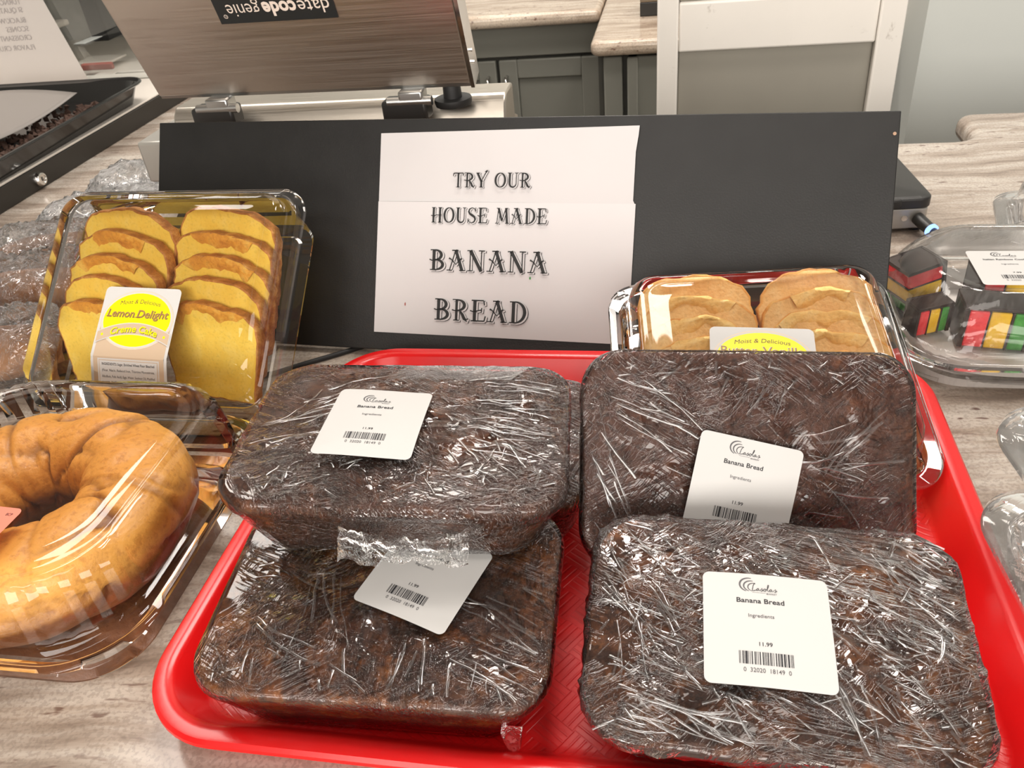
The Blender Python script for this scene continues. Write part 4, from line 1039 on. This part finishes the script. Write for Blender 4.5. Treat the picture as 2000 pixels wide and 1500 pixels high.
def ring_cake():
    t = NT('ring_cake_crust'); c = t.coord()
    sx = t.n('ShaderNodeSeparateXYZ', {0: c})
    n1 = t.noise(c, 30, 4, 0.6); n2 = t.noise(c, 240, 4, 0.65)
    top = t.mix(n1, (0.74, 0.33, 0.055), (0.93, 0.50, 0.12))
    top = t.mix(t.ramp(n2, [(0.34, 0.4), (0.5, 0.0)]), top, (0.42, 0.14, 0.02))
    side = t.mix(n2, (0.15, 0.045, 0.010), (0.30, 0.10, 0.022))
    zz = t.math('ADD', sx.outputs[2], t.math('MULTIPLY', t.math('SUBTRACT', n1, 0.5), 0.012))
    col = t.mix(t.ramp(t.math('MULTIPLY', zz, 10.0), [(0.24, 0.0), (0.36, 1.0)]), side, top)
    cr = t.n('ShaderNodeAttribute', attribute_name='crease').outputs['Fac']
    col = t.mix(cr, col, (0.16, 0.045, 0.012))
    mt = t.done(t.bsdf(col, 0.42, 0, t.bump(t.math('ADD', n2, t.math('MULTIPLY', n1, 0.5)), 0.55, 0.0012), 0.05, 0.5))
    nu, nv = 260, 64
    Rm, rmn = 0.0610, 0.0345
    seams = [0.45, 1.35, 1.85, 2.75, 3.6, 4.9, 5.75]
    V = []; A = []
    for i in range(nu):
        th = 2 * PI * i / nu
        for j in range(nv):
            ph = 2 * PI * j / nv
            q3 = Vector((math.cos(th) * 1.55 + 3.1, math.sin(th) * 1.55, ph * 0.62 + 0.25 * math.sin(th * 2)))
            nz = noise.noise(q3) + 0.25 * noise.noise(q3 * 2.7)
            mk = max(0.0, min(1.0, 0.62 + 1.5 * noise.noise(Vector((th * 0.9, ph * 0.5, 9.0))))) * (1.0 if math.sin(ph) > -0.45 else 0.0)
            k = math.exp(-(nz / 0.045) ** 2) * mk
            tw = th + 0.30 * math.sin(ph * 0.8 + 1.0)
            d = min(abs((tw - s_ + PI) % (2 * PI) - PI) for s_ in (0.35, 1.45, 2.6, 4.4, 5.6))
            k = min(1.0, k + 0.9 * math.exp(-(d / 0.035) ** 2) * mk)
            k2 = min(1.0, abs(nz) * 2.2)
            k3 = 0.0
            p3 = Vector((math.cos(th) * 1.7, math.sin(th) * 1.7, ph * 0.7))
            r_ = rmn * (1 + 0.03 * fbm(p3 * 1.3, 1, 3)) - 0.0042 * k + 0.0030 * k2 - 0.0015
            sq = 1 / max(abs(math.cos(ph)) ** 3 + abs(math.sin(ph)) ** 3, 1e-6) ** (1 / 3)
            x = Rm + r_ * math.cos(ph) * (0.5 + 0.5 * sq); z = 0.031 + r_ * math.sin(ph) * 0.90 * (0.6 + 0.4 * sq)
            V.append(Vector((x * math.cos(th), x * math.sin(th), max(0.0, z))))
            A.append(min(1.0, 0.95 * k + 0.55 * min(1, k3)))
    Fs = [(i * nv + j, ((i + 1) % nu) * nv + j, ((i + 1) % nu) * nv + (j + 1) % nv, i * nv + (j + 1) % nv) for i in range(nu) for j in range(nv)]
    mb = MB(); mb.add(V, Fs)
    o = mb.build('ring_cake', mt, None, smooth=True)
    at_ = o.data.attributes.new('crease', 'FLOAT', 'POINT')
    at_.data.foreach_set('value', A)
    return o
rk = ring_cake(); rk.location = (-0.3575, -0.0445, 0.0055)
tag(rk, 'golden brown ring cake with a centre hole inside the large clear container', 'cake')

# ------------------------------------------------------------------ wrapped breads and empty boxes at the back left
spots = [(-0.585, 0.160, 10, 0), (-0.620, 0.275, 14, 0), (-0.640, 0.390, 14, 1), (-0.650, 0.505, 14, 2), (-0.650, 0.620, 12, 2)]
names = ['wrapped long bread nearest the ring cake, tan crust under clear film', 'wrapped bread second from the front in the row by the case', 'wrapped bread third from the front under crumpled film',
         'crumpled clear package fourth in the row along the case', 'crumpled clear package furthest back in the row along the case']
for k, (x, y, a, kind) in enumerate(spots):
    rt = thing('wrapped_bread', (x, y, 0.0), (0, 0, R(a)), names[k], 'wrapped bread', 'wrapped breads beside the display case')
    sv = Vector((k * 2.3, k, 1.0))
    Wd, Ln, Ht = 0.20, 0.088, (0.058, 0.046, 0.034)[kind]
    if kind < 2:
        mb = MB(); rings = []
        for i in range(25):
            f = i / 24; xx = (f - 0.5) * (Wd - 0.02)
            s = max(0.05, (1 - abs(2 * f - 1) ** 3.2)) ** 0.5
            rings.append([Vector((xx, math.cos(2 * PI * j / 28) * 0.036 * s, Ht * 0.43 + math.sin(2 * PI * j / 28) * Ht * 0.37 * s)) for j in range(28)])
        mb.loft(rings, True, True)
        o = mb.build('bread', M['tan_bread'], rt, smooth=True)
        displace(o, lambda co, n: n * (0.002 * fbm(co * 30 + sv, 1, 3)))
    mb = MB(); rings = []
    for i in range(61):
        f = i / 60; xx = (f - 0.5) * Wd
        e = abs(2 * f - 1)
        s = 1 - 0.75 * max(0, (e - 0.72) / 0.28) ** 1.4
        rings.append([Vector((xx, math.copysign(abs(math.cos(q)) ** 0.6, math.cos(q)) * Ln / 2 * (1 - 0.15 * (1 - s)), 0.0015 + Ht * (0.5 + 0.5 * math.copysign(abs(math.sin(q)) ** 0.6, math.sin(q))) * s)) for q in [2 * PI * j / 44 for j in range(44)]])
    mb.loft(rings, True, True)
    o = mb.build('film_wrapper', M['bag'] if kind < 2 else M['bag2'], rt, smooth=True)
    displace(o, lambda co, n: n * (0.006 * (1 - abs(noise.noise(co * 32 + sv))) ** 4 + 0.004 * (1 - abs(noise.noise(co * 75 + sv))) ** 5 - 0.003) if co.z > 0.006 else Vector((0, 0, 0)))
    tag(o, 'crumpled clear film wrapper')

# ------------------------------------------------------------------ display case on the left with tray, paper and glass
XC = -0.857
dc = thing('display_case', (XC, 0.4, 0.0), (0, 0, 0), 'black edged bakery display case with white deck along the left side', 'display case')
def ds(name, a, b, m, **k): return MB().span((a[0] - XC, a[1] - 0.4, a[2]), (b[0] - XC, b[1] - 0.4, b[2])).build(name, m, dc, **k)
ds('black_front', (-2.3, -0.45, 0.0005), (XC, 1.16, 0.0300), M['case_black'], bevel=0.001)
ds('white_deck', (-2.3, -0.45, 0.0302), (XC - 0.003, 1.155, 0.0335), M['deck'], bevel=0.0008)
gl = ds('glass_panel', (-2.3, 1.105, 0.0337), (-0.90, 1.111, 0.60), M['glass']); tag(gl, 'clear upright glass')
lk = MB(); lk.lathe([(0.0105, 0.0), (0.0105, 0.004), (0.0085, 0.0075), (0.0065, 0.008), (0.0062, 0.0066), (0.0, 0.0066)], (0.0002, 0.2362, 0.0150), 'X', 26)
lko = lk.build('cam_lock', M['chrome'], dc, smooth='auto')
MB().box((0.0078, 0.2362, 0.0150), (0.0006, 0.0012, 0.006)).build('keyhole', M['black'], lko)

bt = thing('baking_tray', (-1.020, 0.640, 0.0340), (0, 0, R(1)), 'black deep tray of chocolate crumbs on the white case deck', 'tray')
mb = MB(); tw, tl = 0.36, 0.66
def br(ins, z, r=0.05): return rr(tw - 2 * ins, tl - 2 * ins, max(0.01, r - ins), z, 8)
mb.loft([br(0.030, 0.0), br(0.024, 0.002), br(0.010, 0.030), br(0.002, 0.032), br(0.0, 0.034), br(0.001, 0.036), br(0.004, 0.0365), br(0.010, 0.033), br(0.0125, 0.033), br(0.026, 0.004), br(0.034, 0.003)], True, True)
mb.build('tray_body', M['black_gloss'], bt, smooth='auto')
random.seed(3)
mb = MB()
for k in range(420):
    x = random.gauss(-0.905, 0.035); y = random.uniform(0.62, 0.90); s = random.uniform(0.003, 0.008)
    if not (-1.15 < x < -0.878): continue
    z = 0.041 + random.uniform(0, 0.007)
    m_ = Euler((random.random() * 6, random.random() * 6, 0)).to_matrix()
    V = [m_ @ Vector(q) * s * random.uniform(0.6, 1.1) + Vector((x, y, z)) for q in ((1, 0, 0), (-1, 0, 0), (0, 1, 0), (0, -1, 0), (0, 0, 1), (0, 0, -1))]
    mb.add(V, [(0, 2, 4), (2, 1, 4), (1, 3, 4), (3, 0, 4), (2, 0, 5), (1, 2, 5), (3, 1, 5), (0, 3, 5)])
cr = mb.build('chocolate_crumbs', M['crumbs']); tag(cr, 'dark brown crumbs lying in the black baking tray', 'crumbs', None, 'stuff')
wx = MB()
wx.grid(lambda u, v: Vector((-1.16 + 0.25 * u - 0.02 * v, 0.48 + 0.40 * v - 0.14 * u * (1 - v) * 0.3, 0.066 + 0.026 * math.sin(PI * (0.15 + 0.75 * u)) + 0.012 * math.sin(v * 4 + u * 2))), 24, 24)
o = wx.build('wax_paper', M['wax'], None, smooth=True, fix=False)
sd = o.modifiers.new('s', 'SOLIDIFY'); sd.thickness = 0.0003
tag(o, 'curled translucent wax paper sheet lying over the black baking tray', 'paper')

fl = thing('menu_flyer', (-1.35, 1.100, 0.0345), (0, 0, 0), 'pale menu sheet fixed to the case glass, its writing seen reversed', 'paper')
MB().grid(lambda u, v: Vector((-0.45 + 0.735 * u - 0.09 * v * (u > 0.5), 0.0005, 0.001 + 0.40 * v)), 10, 10).build('flyer_sheet', M['flyer'], fl, fix=False)
S = Sheet()
for i, ln in enumerate(['FLAVOR CRUMB', 'CROISSANT & ', 'SCONES', 'BLACK/WHITE', 'SI QUATRO', 'TURNOVERS', 'DANISH']):
    q = at([68, 62, 56, 50, 44, 40, 36][i], [92, 73, 56, 39, 19, 3, -14][i], 1, 1.1)
    S.text(ln, q.x + 1.35, q.z - 0.0345 - 0.004, 0.0095, None, 0, 1, 0.0, 0, None, 1.0, True, 0.73, 'L')
S.build('flyer_print', [M['flyer_ink']], fl, lambda x, y, h: Vector((x, -0.0005 - h, y)))

# ------------------------------------------------------------------ stainless label machine with its lid open
mc = thing('label_machine', (-0.30, 0.52, 0.0), (0, 0, 0), 'stainless steel date label machine with open lid behind the black board', 'machine')
def ml(p): return (p[0] + 0.30, p[1] - 0.52, p[2])
mb = MB()
x0, x1 = -0.474, -0.118
prof = [(0.412, 0.020), (0.412, 0.138), (0.420, 0.157), (0.428, 0.164), (0.465, 0.164), (0.465, 0.020)]
mb.loft([[ml((x, y, z)) for y, z in prof] for x in (x0, x1)], True, True)
mb.build('machine_body', M['steel_dark'], mc, bevel=0.002)
MB().span(ml((-0.470, 0.4655, 0.020)), ml((-0.262, 0.70, 0.150))).build('rear_housing', M['steel_dark'], mc, bevel=0.002)
# side wing with upstanding lip on the right
wq = [at(905, 236, 1, 0.415), at(926, 191, 1, 0.440), at(1000, 226, 1, 0.475), at(1002, 262, 1, 0.475), at(905, 262, 1, 0.415)]
wg = MB(); wg.loft([[Vector(ml(p + Vector((d, 0.7 * d, 0)))) for p in wq] for d in (0.0, 0.006)], True, True)
wg.build('side_wing', M['steel_dark'], mc, bevel=0.001)
wg = MB(); wg.span(ml((-0.535, 0.43, 0.082)), ml((-0.476, 0.60, 0.128))); wg.build('side_tray', M['grey_metal'], mc, bevel=0.003)
for fx in (-0.45, -0.15):
    for fy in (0.43, 0.455):
        MB().lathe([(0.014, 0.0), (0.012, 0.0205)], ml((fx, fy, 0)), 'Z', 16).build('foot', M['rubber'], mc, smooth='auto')
# lid: bottom edge at the hinge, leaning a little towards the front
lb_ = Vector((-0.469, 0.400, 0.1835)); rb_ = Vector((-0.1455, 0.400, 0.1815))
upv = Vector((0.0, -0.345, 0.94)).normalized(); LH = 0.27
exl = (rb_ - lb_).normalized(); nl = exl.cross(upv).normalized()   # faces the camera side (-y)
def lp(s, h, d=0.0): return Vector(ml(lb_ + exl * s + upv * h - nl * d * -1.0))
LWd = (rb_ - lb_).length
lidm = MB()
def lq(d): return [lp(0, 0, d), lp(LWd, 0, d), lp(LWd - 0.002, LH, d), lp(-0.010, LH, d)]
lidm.loft([lq(0.0), lq(-0.018)], True, True)
lid = lidm.build('machine_lid', M['steel'], mc, bevel=0.0012); tag(lid, 'open brushed steel lid')
sf = MB(); sf.loft([[lp(LWd + 0.0004, -0.003, 0.002), lp(LWd + 0.004, -0.003, 0.002), lp(LWd + 0.004, LH, 0.002), lp(LWd + 0.0004, LH, 0.002)], [lp(LWd + 0.0004, -0.003, -0.024), lp(LWd + 0.004, -0.003, -0.024), lp(LWd + 0.004, LH, -0.024), lp(LWd + 0.0004, LH, -0.024)]], True, True)
sf.build('lid_flange', M['chrome'], mc)
for h in (0.012, 0.024):
    MB().lathe([(0.0016, 0.0), (0.0016, 0.002)], (lp(LWd + 0.004, h + 0.006, -0.008)), 'X', 10).build('screw', M['chrome'], mc, smooth='auto')
mb = MB(); mb.loft([[lp(0.0, -0.004, -0.002), lp(LWd, -0.004, -0.002), lp(LWd, 0.0, -0.002), lp(0.0, 0.0, -0.002)], [lp(0.0, -0.004, -0.012), lp(LWd, -0.004, -0.012), lp(LWd, 0.0, -0.012), lp(0.0, 0.0, -0.012)]], True, True)
mb.build('lid_edge', M['zinc'], mc)
for hx in (0.062, 0.262):
    hb = lp(hx, 0, 0)
    MB().box((hb.x + 0.004, hb.y - 0.002, hb.z - 0.008), (0.024, 0.020, 0.012)).build('hinge', M['zinc'], mc, bevel=0.002)
    MB().lathe([(0.0045, -0.020), (0.0045, 0.024)], (hb.x, hb.y - 0.008, hb.z - 0.012), 'X', 14).build('hinge_pin', M['zinc'], mc, smooth='auto')
    MB().box((hb.x - 0.004, hb.y + 0.000, hb.z - 0.021), (0.045, 0.024, 0.020)).build('hinge_block', M['black'], mc, bevel=0.003)
kp = lp(LWd - 0.022, 0, 0)
MB().lathe([(0.0175, -0.020), (0.0185, -0.016), (0.0180, -0.0135), (0.0090, -0.0130), (0.0085, 0.0), (0.0, 0.0)], (kp.x, kp.y + 0.012, kp.z - 0.002), 'Z', 26).build('lid_stop', M['rubber'], mc, smooth='auto')
# logo plate: written upside down as the lid is open
ph0 = 0.135; pl_b = 0.0955
pq = [(0.1030, 0.0740), (0.2165, 0.0740), (0.2165, 0.1110), (0.1030, 0.1110)]
pm = MB(); pm.loft([[lp(s, h, -0.0005 + 0.0006) for s, h in pq], [lp(s, h, 0.0012) for s, h in pq]], True, True)
plate = pm.build('logo_plate', M['plate'], mc, bevel=0.0003)
S = Sheet()
S.text('date', 0.018, 0.0, 0.0150, 0.033, 0, 1, 0.0, 0, None)
S.text('code', 0.0545, 0.0, 0.0150, 0.036, 0, 1, 0.035, 0, None)
S.text('genie', 0.0935, 0.0, 0.0150, 0.036, 0, 1, -0.005, 0, None)
S.ellipse(0.1155, 0.0125, 0.0022, 0.0022, 0, 1, 16); S.ellipse(0.1155, 0.0125, 0.0016, 0.0016, 1, 2, 16); S.text('R', 0.1155, 0.0117, 0.0016, None, 0, 3)
S.build('logo_letters', [M['plate_text'], M['plate']], plate, lambda x, y, h: lp(0.2135 - x * 0.89, 0.0925 - y * 0.89, 0.0014 + h))

# ------------------------------------------------------------------ small printer and its lit plug (right, behind the board)
pc = at(1812, 438, 2, 0.028)
pr_ = thing('label_printer', (0.2985, 0.452, 0.0), (0, 0, R(6)), 'small printer with black top and grey metal base behind the board on the right', 'printer')
mb = MB(); mb.loft([rr(0.17, 0.15, 0.004, z, 4, 0, (-0.088, 0.075)) for z in (0.004, 0.026)], True, True); mb.build('printer_base', M['grey_metal'], pr_, bevel=0.0015)
mb = MB(); mb.loft([rr(0.174, 0.154, 0.012, 0.0262, 6, 0, (-0.087, 0.075)), rr(0.174, 0.154, 0.012, 0.036, 6, 0, (-0.087, 0.075)), rr(0.168, 0.148, 0.012, 0.0385, 6, 0, (-0.087, 0.075))], True, True)
mb.build('printer_top', M['black'], pr_, bevel=0.001)
MB().box((-0.052, -0.003, 0.0330), (0.04, 0.006, 0.010)).build('latch', M['black'], pr_, bevel=0.002)
MB().lathe([(0.0030, 0.0), (0.0030, 0.0006), (0.0018, 0.0010)], (-0.0255, -0.001, 0.016), 'Y', 14).build('screw', M['chrome'], pr_, smooth='auto')
for q in ((-0.01, 0.01), (-0.16, 0.01), (-0.01, 0.14), (-0.16, 0.14)): MB().lathe([(0.006, 0), (0.006, 0.0042)], (q[0], q[1], 0), 'Z', 10).build('foot', M['rubber'], pr_)
W2 = pr_.matrix_basis
def pw(x, y, z): return W2 @ Vector((x, y, z))
plug = thing('power_plug', pw(-0.010, -0.001, 0.0150), (0, 0, R(6)), 'black plug with a glowing blue ring and cable leaving the printer', 'plug')
L0 = Vector((0, 0, 0))
MB().tube([(-0.003, -0.0005, 0.001), (0.0, -0.010, -0.001), (0.0035, -0.020, -0.003)], [0.0062, 0.0062, 0.0056], 16).build('plug_body', M['black'], plug, smooth='auto')
rg = MB(); rg.tube([(0.0035, -0.0205, -0.003), (0.0045, -0.0235, -0.0035)], [0.0066, 0.0066], 20); o = rg.build('lit_ring', M['blue'], plug, smooth='auto'); tag(o, 'glowing blue ring')
pts = [(0.0045, -0.0237, -0.0036), (0.0075, -0.030, -0.0045), (0.0075, -0.037, -0.0065), (0.001, -0.042, -0.0085), (-0.010, -0.047, -0.0100), (-0.026, -0.055, -0.0110), (-0.05, -0.068, -0.0115), (-0.085, -0.082, -0.0118), (-0.14, -0.090, -0.0118), (-0.20, -0.090, -0.0118)]
MB().tube(pts, [0.0042, 0.0042, 0.0038, 0.0034, 0.0030, 0.0028, 0.0027, 0.0027, 0.0027, 0.0027], 10).build('cable', M['rubber'], plug, smooth=True)
MB().tube([(-0.006, -0.0455, -0.009), (-0.010, -0.052, -0.007), (-0.006, -0.056, -0.006)], [0.0018, 0.0018, 0.0014], 8).build('cable_tie', M['rubber'], plug, smooth=True)
cb = MB().tube([(-0.365, 0.148, 0.0024), (-0.297, 0.174, 0.0024), (-0.274, 0.190, 0.0024), (-0.2505, 0.2050, 0.0024), (-0.225, 0.222, 0.0024), (-0.19, 0.27, 0.0024), (-0.15, 0.36, 0.0024)], 0.0022, 10)
o = cb.build('power_cable', M['rubber'], None, smooth=True); tag(o, 'black power cable lying on granite behind the left stack, running under the board', 'cable')

# ------------------------------------------------------------------ rainbow cookie container (right)
RM = thing('cookie_container', (0.3095, 0.2440, 0.0300), (0, 0, R(-1)), 'clear clamshell of red, yellow and green layered cookies at the right', 'cookie container')
clamshell(RM, 0.205, 0.186, 0.05, 0.046, 0.024, M['pet3'], 0.010, 0.036, flute=0.0009, corner_r=0.055, nc=14, wk=0.6)
def rb_fn(x, y, h): return Vector((-0.0145 + x, -0.0225 + y, 0.0472 + h))
mb = MB(); sheet_base(0.0570, 0.055, 0.003, rb_fn, mb)
rlb = mb.build('price_label', M['label'], RM, smooth=True, fix=False); tag(rlb, 'white store price label')
price_label_sheet(0.057, 0.0545, 'Italian Rainbow Cookies', '7.99', '032020181360').build('label_print', [M['labelink'], M['label'], M['labelgrey']], rlb, rb_fn)
mb = MB(); n = 96; rings = []
for k, (s, z) in enumerate(((0.0, -0.0215), (0.5, -0.0215), (0.93, -0.0205), (1.0, -0.012), (1.045, -0.0055))):
    rings.append([Vector((0.083 * s * math.copysign(abs(math.cos(2 * PI * i / n)) ** 0.7, math.cos(2 * PI * i / n)) + 0.0, 0.073 * s * math.copysign(abs(math.sin(2 * PI * i / n)) ** 0.7, math.sin(2 * PI * i / n)), z + (0.0012 * (i % 2) + 0.002 * math.sin(i * 0.5) if k > 3 else 0) + (0.0008 * (i % 2) if k == 3 else 0))) for i in range(n)])
mb.loft(rings, True, False)
ln_ = mb.build('paper_liner', M['liner'], None, smooth='auto', fix=False, loc=(0.3095, 0.2440, 0.0300), rot=(0, 0, R(-1)))
sd = ln_.modifiers.new('s', 'SOLIDIFY'); sd.thickness = 0.0003
tag(ln_, 'white crimped paper liner under the layered cookies', 'paper liner')
def cookie(loc, rot, label, dp=0.032, ss_=1.0, ht=0.032):
    rt = thing('rainbow_cookie', loc, rot, label, 'cookie', 'layered rainbow cookies')
    wd = 0.055      # stack runs along x, cut face towards -y
    sg = [(0.0, 0.004, 'choc'), (0.004, 0.0190, 'red_cake'), (0.0190, 0.0200, 'choc'), (0.0200, 0.0355, 'yel_cake'), (0.0355, 0.0375, 'choc'), (0.0375, 0.0495, 'grn_cake'), (0.0495, 0.0550, 'choc')]
    cho = MB()
    for a, b, k in sg:
        a *= ss_; b *= ss_
        if k == 'choc': cho.span((a, 0, 0), (b, dp, ht))
        else:
            mb = MB(); mb.grid(lambda u, v: Vector((a + (b - a) * u, -0.0002, 0.001 + (ht - 0.002) * v)), 8, 12)
            mb = MB(); mb.span((a, 0.0002, 0.0008), (b, dp - 0.0002, ht - 0.0008))
            o = mb.build({'red_cake': 'red_layer', 'yel_cake': 'yellow_layer', 'grn_cake': 'green_layer'}[k], M[k], rt, bevel=0.0012)
    cho.span((0, 0, ht + 0.0002), (0.0550 * ss_, dp, ht + 0.0028)); cho.span((0, dp + 0.0002, 0), (0.0550 * ss_, dp + 0.0020, ht + 0.0028))
    o = cho.build('chocolate_layers', M['choc'], rt, bevel=0.0008)
    return rt
bz = 0.0135
q = at(1866, 672, 2, bz + 0.001)
cookie((q.x, q.y - 0.002, bz), (R(-4), R(2), R(-6)), 'rainbow cookie at the front with upright red, yellow and green stripes', 0.032, 0.93)
cookie((0.2310, 0.2540, 0.0550), (R(-6), R(82), R(18)), 'rainbow cookie at the back left standing on edge with its red stripe on top', 0.030, 0.80)
q = at(1790, 648, 2, bz + 0.004)
cookie((0.2350, 0.2240, bz), (R(3), R(-2), R(20)), 'rainbow cookie half hidden at the left corner, red and dull yellow', 0.016, 0.55, 0.024)
cookie((0.2880, 0.2600, bz), (0, 0, R(2)), 'chocolate topped rainbow cookie under the white price label')

# ------------------------------------------------------------------ stacked clear boxes at the right edge
def clear_box(loc, rz, label, W=0.16, L=0.20, inside=True):
    rt = thing('clear_box', loc, (0, 0, rz), label, 'plastic box', 'clear plastic boxes at the right edge')
    clamshell(rt, W, L, 0.035, 0.030, 0.022, M['pet3'], 0.014, 0.024)
    return rt
clear_box((0.2960, -0.090, 0.0480), R(4), 'lower clear clamshell box resting against the right rim of the red tray')
clear_box((0.2950, -0.048, 0.1005), R(7), 'upper clear clamshell box of the pair at the right edge', L=0.14)
clear_box((0.4250, 0.420, 0.0240), R(-12), 'empty clear clamshell on the granite behind the rainbow cookies', W=0.15, L=0.13)
bp = MB(); rings = []
for i in range(13):
    f = i / 12; s = math.sin(PI * (0.06 + 0.88 * f)) ** 0.5
    rings.append([Vector(((f - 0.5) * 0.10, math.cos(2 * PI * j / 20) * 0.044 * s, 0.022 + math.sin(2 * PI * j / 20) * 0.020 * s)) for j in range(20)])
bp.loft(rings, True, True)
o = bp.build('pastry', plain('pale_pink_icing', (0.72, 0.50, 0.44), 0.5, 0, 0, 0.2, 60, 0.5, 0.2, 30), None, smooth=True, loc=(0.300, -0.090, 0.0285), rot=(0, 0, R(80)))
tag(o, 'pale pink iced pastry inside the lower clear box at the right', 'pastry')
